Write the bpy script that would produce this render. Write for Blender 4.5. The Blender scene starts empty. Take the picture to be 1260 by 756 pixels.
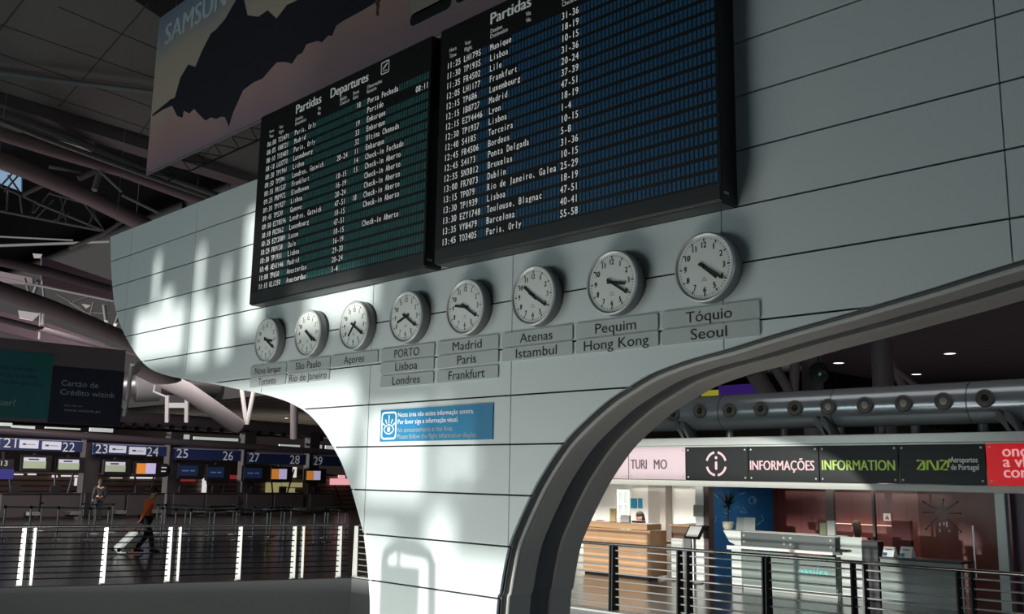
import bpy, math, random
from mathutils import Vector, Matrix
random.seed(7)
SC = bpy.context.scene
COL = SC.collection

# ------------------------------------------------------------------ camera
# world: the clock wall is the plane y = 0, x runs along it, z = 0 at the clock centres
F_PX = 1194.71186
YAW, PITCH, ROLL = 0.79533418, 0.17310512, 0.01688197
CAM = Vector((11.55728, -6.83636, -1.75861))
FV = Vector((-math.sin(YAW)*math.cos(PITCH), math.cos(YAW)*math.cos(PITCH), math.sin(PITCH)))
_r = Vector((math.cos(YAW), math.sin(YAW), 0)); _u = _r.cross(FV)
RV = math.cos(ROLL)*_r + math.sin(ROLL)*_u
UV = -math.sin(ROLL)*_r + math.cos(ROLL)*_u
cd = bpy.data.cameras.new('camera'); cam = bpy.data.objects.new('camera', cd); COL.objects.link(cam)
cd.sensor_width = 36; cd.lens = F_PX/1260*36; cd.clip_end = 400; cd.clip_start = 0.1
cam.matrix_world = Matrix(((RV.x, UV.x, -FV.x, CAM.x), (RV.y, UV.y, -FV.y, CAM.y), (RV.z, UV.z, -FV.z, CAM.z), (0, 0, 0, 1)))
SC.camera = cam
FLOOR = CAM.z - 2.15

# ------------------------------------------------------------------ view, world, lights
SC.view_settings.view_transform = 'Standard'; SC.view_settings.look = 'None'
SC.view_settings.exposure = 0.0; SC.view_settings.gamma = 1; SC.view_settings.use_curve_mapping = False
SC.cycles.use_denoising = True
SC.cycles.max_bounces = 6
wd = bpy.data.worlds.new('world'); SC.world = wd; wd.use_nodes = True
wd.node_tree.nodes['Background'].inputs[0].default_value = (0.50, 0.60, 0.66, 1)
wd.node_tree.nodes['Background'].inputs[1].default_value = 0.045

SUN_DIR = Vector((0.12, 1.0, -0.024)).normalized()
def aim(o, d): o.rotation_euler = Vector(d).to_track_quat('-Z', 'Y').to_euler()
sd = bpy.data.lights.new('sun', 'SUN'); sd.energy = 4.4; sd.angle = math.radians(1.05); sd.color = (1.0, 0.985, 0.93)
so = bpy.data.objects.new('sun', sd); COL.objects.link(so); aim(so, SUN_DIR)
def area(name, loc, d, sx, sy, watts, color=(1, 1, 1), spread=180):
    l = bpy.data.lights.new(name, 'AREA'); l.shape = 'RECTANGLE'; l.size = sx; l.size_y = sy; l.energy = watts; l.color = color
    l.spread = math.radians(spread)
    o = bpy.data.objects.new(name, l); COL.objects.link(o); o.location = loc; aim(o, d); return o
# daylight through the glazed rear front of the hall (behind the camera)
area('daylight_glazing', (-9.5, -20.5, -1.4), (0.35, 1, 0.05), 13, 5, 950, (0.84, 0.98, 0.99))
# unseen fill added below the landing to brighten the pillar from underneath
area('added_low_fill', (1.8, -4.0, -6.2), (0.12, 1, 0.7), 7, 2.4, 310, (1.0, 0.99, 0.92))
area('added_side_fill', (21.5, -1, -2.6), (-1, 0.08, 0.05), 9, 4, 330, (0.70, 0.90, 1.0))  # unseen fill added from the right to brighten the arch trim
# unseen fills added for hall, roof, concourse and tourism; lamps of the information desk
area('added_hall_fill', (-25, 9, 2.2), (-0.6, 0.3, -1), 10, 8, 900, (1.0, 0.88, 0.86))
area('added_slat_fill', (-42, 34, -1.2), (-0.1, 0.1, 1), 26, 20, 520, (1.0, 0.93, 0.85))  # added to brighten the slatted ceiling
area('added_roof_fill', (-24, 4, 0.5), (-0.15, 0, 1), 12, 14, 170, (1.0, 0.76, 0.80))  # added to lift the dark roof
area('added_tourism_fill', (-4.4, 13.0, -1.85), (0, 0.15, -1), 4.0, 2.6, 270, (1.0, 0.95, 0.88))  # added fill, stands in for sunlight in the tourism room
area('added_ceiling_fill', (2, 36, -0.2), (0, 0, 1), 30, 24, 130, (1.0, 0.88, 0.92))  # added to brighten the dark ceiling beyond
area('added_duct_fill', (4.0, 9.4, 3.8), (0, 0.25, -1), 12, 2, 85, (1.0, 0.95, 0.92))  # added to brighten the air duct
area('information_desk_lamp', (1.4, 11.9, -1.85), (0, -0.1, -1), 3.4, 1.2, 34, (1.0, 0.95, 0.86))
area('information_back_lamp', (2.6, 13.0, -1.85), (0, 0.25, -1), 4.0, 1.4, 30, (1.0, 0.86, 0.76))

# ------------------------------------------------------------------ helpers
def ray(px, py): return FV + ((px-630)/F_PX)*RV - ((py-378)/F_PX)*UV
def PD(px, py, depth): return CAM + ray(px, py)*depth                 # by distance from the viewer
def PY(px, py, y): d = ray(px, py); return CAM + d*((y-CAM.y)/d.y)     # on a plane parallel to the clock wall
def PX(px, py, x): d = ray(px, py); return CAM + d*((x-CAM.x)/d.x)
def PZ(px, py, z): d = ray(px, py); return CAM + d*((z-CAM.z)/d.z)

def lin(c): c /= 255.0; return c/12.92 if c <= 0.04045 else ((c+0.055)/1.055)**2.4
MATS = {}
def mat(name, rgb, rough=0.5, metal=0.0, var=0.06, scale=6.0, emit=0.0, alpha=None, spec=0.5, trans=0.0, bump=0.0):
    if name in MATS: return MATS[name]
    m = bpy.data.materials.new(name); m.use_nodes = True; nt = m.node_tree; b = nt.nodes['Principled BSDF']
    c = tuple(lin(v) for v in rgb)
    b.inputs['Roughness'].default_value = rough; b.inputs['Metallic'].default_value = metal
    b.inputs['Specular IOR Level'].default_value = spec
    tc = nt.nodes.new('ShaderNodeTexCoord'); no = nt.nodes.new('ShaderNodeTexNoise'); no.inputs['Scale'].default_value = scale
    no.inputs['Detail'].default_value = 4
    mx = nt.nodes.new('ShaderNodeMix'); mx.data_type = 'RGBA'
    mx.inputs[6].default_value = tuple(v*(1-var) for v in c)+(1,); mx.inputs[7].default_value = tuple(min(1, v*(1+var)) for v in c)+(1,)
    nt.links.new(tc.outputs['Object'], no.inputs['Vector']); nt.links.new(no.outputs['Fac'], mx.inputs[0])
    nt.links.new(mx.outputs[2], b.inputs['Base Color'])
    if bump:
        bp = nt.nodes.new('ShaderNodeBump'); bp.inputs['Strength'].default_value = bump; bp.inputs['Distance'].default_value = 0.01
        nt.links.new(no.outputs['Fac'], bp.inputs['Height']); nt.links.new(bp.outputs['Normal'], b.inputs['Normal'])
    if emit:
        b.inputs['Emission Color'].default_value = c+(1,); b.inputs['Emission Strength'].default_value = emit
    if trans: b.inputs['Transmission Weight'].default_value = trans; b.inputs['IOR'].default_value = 1.05
    if alpha is not None: b.inputs['Alpha'].default_value = alpha
    MATS[name] = m; return m

def stripes(name, a, b_, axis, period, duty=0.12, rough=0.5, spec=0.4):
    """boards / slats: dark seam every `period` metres along an axis"""
    m = bpy.data.materials.new(name); m.use_nodes = True; nt = m.node_tree; b = nt.nodes['Principled BSDF']
    b.inputs['Roughness'].default_value = rough; b.inputs['Specular IOR Level'].default_value = spec
    tc = nt.nodes.new('ShaderNodeTexCoord'); sp = nt.nodes.new('ShaderNodeSeparateXYZ'); nt.links.new(tc.outputs['Object'], sp.inputs[0])
    dv = nt.nodes.new('ShaderNodeMath'); dv.operation = 'DIVIDE'; dv.inputs[1].default_value = period; nt.links.new(sp.outputs[axis], dv.inputs[0])
    fr = nt.nodes.new('ShaderNodeMath'); fr.operation = 'FRACT'; nt.links.new(dv.outputs[0], fr.inputs[0])
    lt = nt.nodes.new('ShaderNodeMath'); lt.operation = 'LESS_THAN'; lt.inputs[1].default_value = duty; nt.links.new(fr.outputs[0], lt.inputs[0])
    mx = nt.nodes.new('ShaderNodeMix'); mx.data_type = 'RGBA'
    mx.inputs[6].default_value = tuple(lin(v) for v in a)+(1,); mx.inputs[7].default_value = tuple(lin(v) for v in b_)+(1,)
    nt.links.new(lt.outputs[0], mx.inputs[0]); nt.links.new(mx.outputs[2], b.inputs['Base Color'])
    MATS[name] = m; return m

class MB:
    """collects geometry in world space; build() links it as ONE mesh object"""
    def __init__(s, M=None): s.v = []; s.f = []; s.mi = []; s.sm = []; s.M = M or Matrix.Identity(4); s.cur = 0
    def add(s, vs, fs, smooth=False):
        o = len(s.v); s.v += [s.M @ Vector(v) for v in vs]
        for f in fs: s.f.append([i+o for i in f]); s.mi.append(s.cur); s.sm.append(smooth)
        return s
    def box(s, a, b, bev=0.0):
        x0, x1 = sorted((a[0], b[0])); y0, y1 = sorted((a[1], b[1])); z0, z1 = sorted((a[2], b[2]))
        c = min(bev, (x1-x0)*.45, (y1-y0)*.45, (z1-z0)*.45)
        if c <= 0:
            return s.add([(x0,y0,z0),(x1,y0,z0),(x1,y1,z0),(x0,y1,z0),(x0,y0,z1),(x1,y0,z1),(x1,y1,z1),(x0,y1,z1)],
                         [(0,3,2,1),(4,5,6,7),(0,1,5,4),(1,2,6,5),(2,3,7,6),(3,0,4,7)])
        def ring(z, i): return [(x0+i,y0+c,z),(x0+c,y0+i,z),(x1-c,y0+i,z),(x1-i,y0+c,z),(x1-i,y1-c,z),(x1-c,y1-i,z),(x0+c,y1-i,z),(x0+i,y1-c,z)]
        def cap(z): return [(x0+c,y0+c,z)]*2 and [(x0+c,y0+c,z),(x0+c,y0+c,z),(x1-c,y0+c,z),(x1-c,y0+c,z),(x1-c,y1-c,z),(x1-c,y1-c,z),(x0+c,y1-c,z),(x0+c,y1-c,z)]
        vs = [(x0+c,y0+c,z0),(x1-c,y0+c,z0),(x1-c,y1-c,z0),(x0+c,y1-c,z0)] + ring(z0+c,0) + ring(z1-c,0) + [(x0+c,y0+c,z1),(x1-c,y0+c,z1),(x1-c,y1-c,z1),(x0+c,y1-c,z1)]
        fs = [(3,2,1,0),(20,21,22,23)]
        for k in range(8): fs.append((4+k,4+(k+1)%8,12+(k+1)%8,12+k))
        cr = [0,0,1,1,2,2,3,3]
        for k in range(8):
            a_, b2 = cr[k], cr[(k+1)%8]
            if a_ == b2:
                fs.append((a_,4+(k+1)%8,4+k)); fs.append((20+a_,12+k,12+(k+1)%8))
            else:
                fs.append((a_,b2,4+(k+1)%8,4+k)); fs.append((20+b2,20+a_,12+k,12+(k+1)%8))
        return s.add(vs, fs)
    def tube(s, pts, r, n=10, caps=True, smooth=True):
        pts = [Vector(p) for p in pts]; rs = r if isinstance(r, (list, tuple)) else [r]*len(pts)
        vs = []; fs = []
        t0 = (pts[1]-pts[0]).normalized(); up = Vector((0,0,1)) if abs(t0.z) < 0.9 else Vector((1,0,0))
        a = t0.cross(up).normalized()
        for i, p in enumerate(pts):
            t = (pts[min(i+1,len(pts)-1)]-pts[max(i-1,0)]).normalized()
            a = (a-t*a.dot(t)).normalized(); b = t.cross(a)
            for k in range(n):
                w = 2*math.pi*k/n; vs.append(p+(a*math.cos(w)+b*math.sin(w))*rs[i])
        for i in range(len(pts)-1):
            for k in range(n): fs.append((i*n+k, i*n+(k+1)%n, (i+1)*n+(k+1)%n, (i+1)*n+k))
        s.add(vs, fs, smooth)
        if caps: s.add(vs[:n], [tuple(range(n))[::-1]]); s.add(vs[-n:], [tuple(range(n))])
        return s
    def bar(s, p, q, w, h, up=(0,0,1)):
        p, q = Vector(p), Vector(q); t = (q-p).normalized(); u = Vector(up); a = t.cross(u).normalized(); b = a.cross(t)
        vs = []
        for c in (p, q):
            for i, j in ((-1,-1),(1,-1),(1,1),(-1,1)): vs.append(c+a*(i*w/2)+b*(j*h/2))
        return s.add(vs, [(3,2,1,0),(4,5,6,7),(0,1,5,4),(1,2,6,5),(2,3,7,6),(3,0,4,7)])
    def lathe(s, prof, o, axis=(0,0,1), n=24, smooth=True):
        o = Vector(o); t = Vector(axis).normalized(); up = Vector((1,0,0)) if abs(t.x) < .9 else Vector((0,1,0))
        a = t.cross(up).normalized(); b = t.cross(a); vs = []; fs = []
        for r, h in prof:
            for k in range(n):
                w = 2*math.pi*k/n; vs.append(o+t*h+(a*math.cos(w)+b*math.sin(w))*r)
        for i in range(len(prof)-1):
            for k in range(n): fs.append((i*n+k, i*n+(k+1)%n, (i+1)*n+(k+1)%n, (i+1)*n+k))
        return s.add(vs, fs, smooth)
    def prism(s, poly, to3, d0, d1):
        """2-D outline extruded between depths d0 and d1; to3(a, b, d) -> point"""
        n = len(poly); vs = [to3(a,b,d0) for a,b in poly]+[to3(a,b,d1) for a,b in poly]
        fs = [tuple(range(n)), tuple(range(2*n-1,n-1,-1))]+[(i,n+i,n+(i+1)%n,(i+1)%n) for i in range(n)]
        return s.add(vs, fs)
    def sphere(s, c, r, n=16, m=10, sq=(1,1,1)):
        vs = []; fs = []
        for i in range(m+1):
            th = math.pi*i/m
            for k in range(n):
                w = 2*math.pi*k/n; vs.append((c[0]+r*sq[0]*math.sin(th)*math.cos(w), c[1]+r*sq[1]*math.sin(th)*math.sin(w), c[2]+r*sq[2]*math.cos(th)))
        for i in range(m):
            for k in range(n): fs.append((i*n+k,(i+1)*n+k,(i+1)*n+(k+1)%n,i*n+(k+1)%n))
        return s.add(vs, fs, True)
    def build(s, name, m, parent=None):
        me = bpy.data.meshes.new(name)
        if parent is not None: inv = WM[parent.name].inverted(); off = None
        else:
            lo = [min(v[i] for v in s.v) for i in range(3)]; hi = [max(v[i] for v in s.v) for i in range(3)]
            off = Vector(((lo[0]+hi[0])/2, (lo[1]+hi[1])/2, lo[2])); inv = Matrix.Translation(-off)
        me.from_pydata([tuple(inv @ v) for v in s.v], [], s.f)
        for mm in (m if isinstance(m, (list, tuple)) else [m]): me.materials.append(mm)
        me.polygons.foreach_set('material_index', s.mi); me.polygons.foreach_set('use_smooth', s.sm); me.update()
        o = bpy.data.objects.new(name, me); COL.objects.link(o)
        if parent is not None: o.parent = parent; WM[o.name] = WM[parent.name].copy()
        else: o.location = off; WM[o.name] = Matrix.Translation(off)
        return o
WM = {}
def thing(name, label, cat, loc, rotz=0, group=None):
    o = bpy.data.objects.new(name, None); COL.objects.link(o); o.empty_display_size = 0.1
    o.location = loc; o.rotation_euler = (0, 0, rotz); WM[o.name] = Matrix.Translation(Vector(loc)) @ Matrix.Rotation(rotz, 4, 'Z')
    return tag(o, label, cat, group)
def tag(o, label, cat, group=None, kind=None):
    o['label'] = label; o['category'] = cat
    if group: o['group'] = group
    if kind: o['kind'] = kind
    return o
def struct(o, label=None):
    o['kind'] = 'structure'
    if label: o['label'] = label; 
    return o

# ---- lettering
_tc = {}
def glyphs(s, bold=0.0):
    k = (s, bold)
    if k in _tc: return _tc[k]
    cu = bpy.data.curves.new('t', 'FONT'); cu.body = s; cu.size = 1; cu.offset = bold; cu.resolution_u = 3
    ob = bpy.data.objects.new('t', cu); COL.objects.link(ob); bpy.context.view_layer.update()
    dg = bpy.context.evaluated_depsgraph_get(); me = ob.evaluated_get(dg).to_mesh()
    vs = [(v.co.x, v.co.y) for v in me.vertices]; fs = [tuple(p.vertices) for p in me.polygons]
    ob.evaluated_get(dg).to_mesh_clear(); bpy.data.objects.remove(ob); bpy.data.curves.remove(cu)
    _tc[k] = (vs, fs); return _tc[k]
_h = glyphs('H'); CAP = max(v[1] for v in _h[0])
def text(mb, s, o, ux, uz, cap, width=None, align='l', bold=0.0, xs=1.0):
    """letters with cap height `cap`; optional total width; o = start (or centre) of the baseline"""
    if bold:
        d = Vector(ux)*(bold*2.2*cap); text(mb, s, Vector(o)-d*.5, ux, uz, cap, width, align, 0.0, xs); o = Vector(o)+d*.5+Vector(ux).cross(Vector(uz)).normalized()*.0012
    vs, fs = glyphs(s)
    if not vs: return
    x0 = min(v[0] for v in vs); x1 = max(v[0] for v in vs); k = cap/CAP
    sx = width/(x1-x0) if width else k*xs
    sh = {'l': x0, 'c': (x0+x1)/2, 'r': x1}[align]
    o, ux, uz = Vector(o), Vector(ux), Vector(uz)
    mb.add([o+ux*((v[0]-sh)*sx)+uz*(v[1]*k) for v in vs], fs)

AX, AY, AZ = Vector((1,0,0)), Vector((0,1,0)), Vector((0,0,1))
def wall3(y0): return lambda a, b, d: Vector((a, y0+d, b))
def rrect(x0, z0, x1, z1, r, n=5):
    out = []
    for cx, cz, a0 in ((x1-r,z0+r,-90),(x1-r,z1-r,0),(x0+r,z1-r,90),(x0+r,z0+r,180)):
        for k in range(n+1):
            a = math.radians(a0+90*k/n); out.append((cx+r*math.cos(a), cz+r*math.sin(a)))
    return out
def ring_poly(mb, outer, inner, to3, d):
    n = len(outer); mb.add([to3(a,b,d) for a,b in outer]+[to3(a,b,d) for a,b in inner], [(i,(i+1)%n,n+(i+1)%n,n+i) for i in range(n)])

# ------------------------------------------------------------------ materials
M_clad = mat('white_cladding', (210,221,221), 0.42, 0.0, 0.02, 1.2, spec=0.4)
M_joint = mat('dark_joint', (22,25,26), 0.7)
M_lip = mat('arch_lip_aluminium', (196,198,194), 0.4, 0.1, 0.05)
M_arch = mat('arch_grey_metal', (168,162,156), 0.42, 0.1, 0.06, 3)
M_archd = mat('arch_dark_channel', (84,85,87), 0.45, 0.1, 0.06)
M_black = mat('black_board', (17,19,20), 0.42)
M_blackp = mat('board_lower_panel', (40,43,44), 0.45)
M_dark = mat('dark_metal', (34,35,37), 0.4, 0.5)
M_steel = mat('brushed_steel', (176,176,174), 0.28, 0.85, 0.08, 20)
M_rail = mat('rail_dark_steel', (165,166,165), 0.32, 0.45)
M_white = mat('white_paint', (226,226,222), 0.5)
M_letter = mat('white_lettering', (245,248,248), 0.6, var=0.0)
M_glowlet = mat('flap_lettering_glow', (236,240,240), 0.6, var=0.0, emit=0.24)  # weak glow added to brighten the flap letters, which give no light
M_flapA = mat('teal_blank_flaps', (56,106,106), 0.35, 0, 0.35, 14)
M_flapB = mat('blank_flaps_blue_reflection', (44,92,128), 0.35, 0, 0.35, 14)  # blue reflected light put into the flap colour
M_flapk = mat('black_flap', (12,14,16), 0.45)
M_grey = mat('grey_paint', (112,114,114), 0.55)
M_fascia = mat('slab_fascia_grey', (118,120,120), 0.6, 0, 0.05)
M_glassy = mat('frosted_glass', (178,190,188), 0.25, 0, 0.05, alpha=0.55)

# ------------------------------------------------------------------ floor slab around the void, lower floor, roof
VX0, VY0, VX1, VY1 = -8.05, -0.5, -5.85, 5.66       # slanting left edge of the void
NEAR = -3.8
def floor_mat():
    m = bpy.data.materials.new('polished_granite'); m.use_nodes = True; nt = m.node_tree; b = nt.nodes['Principled BSDF']
    tc = nt.nodes.new('ShaderNodeTexCoord'); br = nt.nodes.new('ShaderNodeTexBrick'); br.inputs['Scale'].default_value = 1.0
    br.offset = 0; br.inputs['Brick Width'].default_value = 0.9; br.inputs['Row Height'].default_value = 0.9; br.inputs['Mortar Size'].default_value = 0.006
    br.inputs['Color1'].default_value = (.055,.058,.055,1); br.inputs['Color2'].default_value = (.065,.068,.064,1); br.inputs['Mortar'].default_value = (.03,.03,.03,1)
    nt.links.new(tc.outputs['Object'], br.inputs['Vector']); nt.links.new(br.outputs['Color'], b.inputs['Base Color'])
    b.inputs['Roughness'].default_value = 0.19; return m
M_floor = floor_mat()
xl = lambda y: VX0+(VX1-VX0)*(y-VY0)/(VY1-VY0)
T = 0.5
mb = MB()
mb.prism([(-70,-24),(xl(NEAR)-.01,-24),(xl(NEAR),NEAR),(VX1,VY1),(-70,VY1)], lambda a,b,d: Vector((a,b,d)), FLOOR-T, FLOOR)
mb.prism([(-70,VY1),(VX1,VY1),(22,VY1+0.95),(22,95),(-70,95)], lambda a,b,d: Vector((a,b,d)), FLOOR-T, FLOOR)
mb.prism([(xl(NEAR),-24),(22,-24),(22,NEAR),(xl(NEAR),NEAR)], lambda a,b,d: Vector((a,b,d)), FLOOR-T, FLOOR)
struct(mb.build('floor', M_floor))
mb = MB()
nrm = Vector((VY1-VY0, -(VX1-VX0), 0)).normalized()
a_, b_ = Vector((xl(NEAR),NEAR,0)), Vector((VX1,VY1,0))
mb.add([(p+nrm*o)+Vector((0,0,z)) for o in (0.0,0.06) for p in (a_,b_) for z in (FLOOR-1.5,FLOOR-0.01)], [(0,2,3,1),(4,5,7,6),(0,1,5,4),(2,6,7,3),(1,3,7,5),(0,4,6,2)])
c_, d_ = Vector((VX1,VY1,0)), Vector((22,VY1+.95,0))
mb.add([p+Vector((0,-o,z)) for o in (0.0,0.06) for p in (c_,d_) for z in (FLOOR-1.5,FLOOR-0.01)], [(0,2,3,1),(4,5,7,6),(0,1,5,4),(2,6,7,3),(1,3,7,5),(0,4,6,2)])
struct(mb.build('trim_1', M_fascia), 'grey painted fascia of the floor edge round the void')
mb = MB(); mb.box((-14,-8,FLOOR-5.3),(24,9,FLOOR-5.1)); struct(mb.build('floor_lower', mat('lower_floor',(70,72,72),.4)))

# ------------------------------------------------------------------ the clock wall: clad Y-shaped pillar
half = [(-5.93,2.445),(-5.80,1.956),(-5.63,1.462),(-5.37,.985),(-4.87,.492),(-4.12,.005),(-3.46,-.205),(-2.42,-.372),(-1.58,-.486),(-.91,-.59),
        (-.28,-.685),(.255,-.79),(.562,-.875),(.815,-.965),(1.062,-1.09),(1.303,-1.255),(1.50,-1.43),(1.69,-1.615),(1.83,-1.80),(1.925,-1.93),
        (2.13,-2.29),(2.21,-2.458),(2.29,-2.734),(2.35,-3.005),(2.39,-3.304),(2.42,-4.2),(2.42,-9.0)]
right = [(12.75,2.445),(12.62,1.956),(12.45,1.462),(12.19,.985),(11.7,.492),(10.95,.01),(10.2,-.14),(9.441,-.27),(9.09,-.335),(8.803,-.391),(8.411,-.459),(8.246,-.489),
         (7.922,-.542),(7.53,-.607),(7.107,-.687),(6.767,-.74),(6.559,-.784),(6.308,-.85),(6.029,-.968),(5.80,-1.08),(5.503,-1.274),(5.27,-1.46),
         (5.013,-1.747),(4.841,-1.99),(4.69,-2.24),(4.59,-2.434),(4.525,-2.66),(4.477,-2.88),(4.44,-3.03),(4.40,-4.2),(4.40,-9.0)]
def smooth_line(pts, sub=3):
    out = []
    for i in range(len(pts)-1):
        p0, p1, p2, p3 = pts[max(i-1,0)], pts[i], pts[i+1], pts[min(i+2,len(pts)-1)]
        for k in range(sub):
            t = k/sub
            out.append(tuple(0.5*((2*p1[j])+(-p0[j]+p2[j])*t+(2*p0[j]-5*p1[j]+4*p2[j]-p3[j])*t*t+(-p0[j]+3*p1[j]-3*p2[j]+p3[j])*t**3) for j in (0,1)))
    out.append(pts[-1]); return out
Ls, Rs = smooth_line(half), smooth_line(right)
outline = Ls + Rs[::-1]
def clip(poly, ax, lim, keep_less):
    out = []; n = len(poly)
    for i in range(n):
        p, q = poly[i], poly[(i+1)%n]; ip = (p[ax] <= lim) == keep_less or p[ax] == lim; iq = (q[ax] <= lim) == keep_less or q[ax] == lim
        if ip: out.append(p)
        if ip != iq:
            t = (lim-p[ax])/(q[ax]-p[ax]); out.append(tuple(p[j]+(q[j]-p[j])*t for j in (0,1)))
    return out
rowz = [2.445,1.951,1.467,.986,.501,.016,-.478,-.953,-1.442,-1.938,-2.435,-2.937,-3.43,-3.93,-4.43,-9.0]
colx = [-7.35,-4.966,-2.545,-.261,2.206,4.588,7.098,9.369,11.75,14.1]
mb = MB(); g = 0.009
import bmesh
for i in range(len(rowz)-1):
    for j in range(len(colx)-1):
        p = clip(clip(clip(clip(outline,1,rowz[i]-g,True),1,rowz[i+1]+g,False),0,colx[j]+g*.6,False),0,colx[j+1]-g*.6,True)
        q = []
        for v in p:
            if not q or (abs(v[0]-q[-1][0])+abs(v[1]-q[-1][1])) > 1e-5: q.append(v)
        if len(q) > 2 and abs(q[0][0]-q[-1][0])+abs(q[0][1]-q[-1][1]) < 1e-5: q.pop()
        if len(q) < 3: continue
        mb.prism(q, wall3(0), 0.0, 0.03)
wall = struct(mb.build('wall_center', M_clad))
def inset(pts, d):   # move a side line into the body
    out = []
    for i, p in enumerate(pts):
        a, b = pts[max(i-1,0)], pts[min(i+1,len(pts)-1)]; t = Vector((b[0]-a[0], b[1]-a[1])).normalized(); out.append((p[0]-t.y*d, p[1]+t.x*d))
    return out
core = inset(Ls,0.03)+inset(Rs,-0.03)[::-1]
mb = MB(); mb.prism(core, wall3(0), 0.028, 1.02); struct(mb.build('wall_core', M_joint))
def arch_trim(line, sgn, names):
    # stepped metal reveal: sections swept along the edge (offset into the opening, depth)
    def strip(prof, m, nm):
        mb = MB(); rings = []
        for off, y in prof: rings.append([Vector((p[0],y,p[1])) for p in inset(line, sgn*off)])
        n = len(line)
        for k in range(len(prof)):
            a, b = rings[k], rings[(k+1)%len(prof)]
            mb.add(a+b, [(i,i+1,n+i+1,n+i) for i in range(n-1)], False)
        return mb.build(nm, m)
    o = struct(strip([(0.02,0.05),(-0.012,0.05),(-0.012,0.115),(0.02,0.115)], M_archd, names[0]))
    o = struct(strip([(0.02,0.115),(-0.035,0.112),(-0.042,0.125),(-0.035,0.145),(0.02,0.145)], M_lip, names[1]))
    o = struct(strip([(0.03,0.145),(-0.02,0.145),(-0.03,0.20),(-0.03,0.44),(0.03,0.46)], M_arch, names[2]))
    o = struct(strip([(0.04,0.45),(0.0,0.46),(0.0,0.74),(0.04,0.75)], M_archd, names[3]))
    o = struct(strip([(0.04,0.74),(-0.03,0.745),(-0.03,1.05),(0.04,1.06)], M_arch, names[4]))
arch_trim(Rs, -1, ['trim_2','trim_3','trim_4','trim_5','trim_6'])
mb = MB()
lrings = [[Vector((p[0],y,p[1])) for p in inset(Ls,o)] for o,y in ((0.01,0.03),(-0.02,0.035),(-0.02,0.06),(0.02,0.07),(0.02,1.04),(0.05,1.04))]
for k in range(5):
    n = len(Ls); mb.add(lrings[k]+lrings[k+1], [(i,i+1,n+i+1,n+i) for i in range(n-1)])
struct(mb.build('trim_7', mat('edge_bead',(205,208,204),.4)))

# ------------------------------------------------------------------ departure boards
TIMES2 = [('11:25','LH1795','Munique','31-36'),('11:30','TP1935','Lisboa','18-19'),('11:35','FR4502','Lile','10-15'),('12:05','LH1177','Frankfurt','31-36'),
 ('12:15','TP686','Luxembourg','20-24'),('12:15','IB8727','Madrid','37-39'),('12:15','EZY4446','Lyon','47-51'),('12:30','TP1937','Lisboa','18-19'),
 ('12:40','S4185','Terceira','1-4'),('12:45','FR4506','Bordeus','10-15'),('12:45','S4173','Ponta Delgada','5-8'),('12:55','SN3812','Bruxelas','31-36'),
 ('13:00','FR7073','Dublin','10-15'),('13:15','TP079','Rio de Janeiro, Galea','25-29'),('13:30','TP1939','Lisboa','18-19'),('13:30','EZY1748','Toulouse, Blagnac','47-51'),
 ('13:35','VY8479','Barcelona','40-41'),('13:45','TO3405','Paris, Orly','55-58')]
TIMES1 = [('06:00','TO3471','Paris, Orly','','18','Porta Fechada'),('08:05','IB8721','Madrid','','','Partido             08:11'),('08:10','TO3403','Paris, Orly','','19','Embarque'),
 ('08:10','LG3770','Luxembourg','','33','Embarque'),('08:30','TP1941','Lisboa','','32','Ultima Chamada'),('08:50','TP594','Londres, Gatwick','20-24','11','Embarque'),
 ('08:55','FR1537','Frankfurt','','14','Check-in Fechado'),('09:25','PRP972','Eindhoven','10-15','15','Check-in Aberto'),('09:30','TP1927','Lisboa','16-19','','Check-in Aberto'),
 ('09:45','TP530','Geneve','20-24','','Check-in Aberto'),('09:50','EZY8596','Londres, Gatwick','47-51','18','Check-in Aberto'),('10:10','FR2062','Luxembourg','10-15','','Check-in Aberto'),
 ('10:25','EZY2089','Luton','47-51','',''),('10:25','FR9138','Dole','10-15','','Check-in Aberto'),('10:30','TP1931','Lisboa','16-19','',''),
 ('10:45','AEA1146','Madrid','29-30','',''),('11:00','TP650','Amesterdao','20-24','',''),('11:15','KL1250','Amesterdao','1-4','','')]
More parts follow.
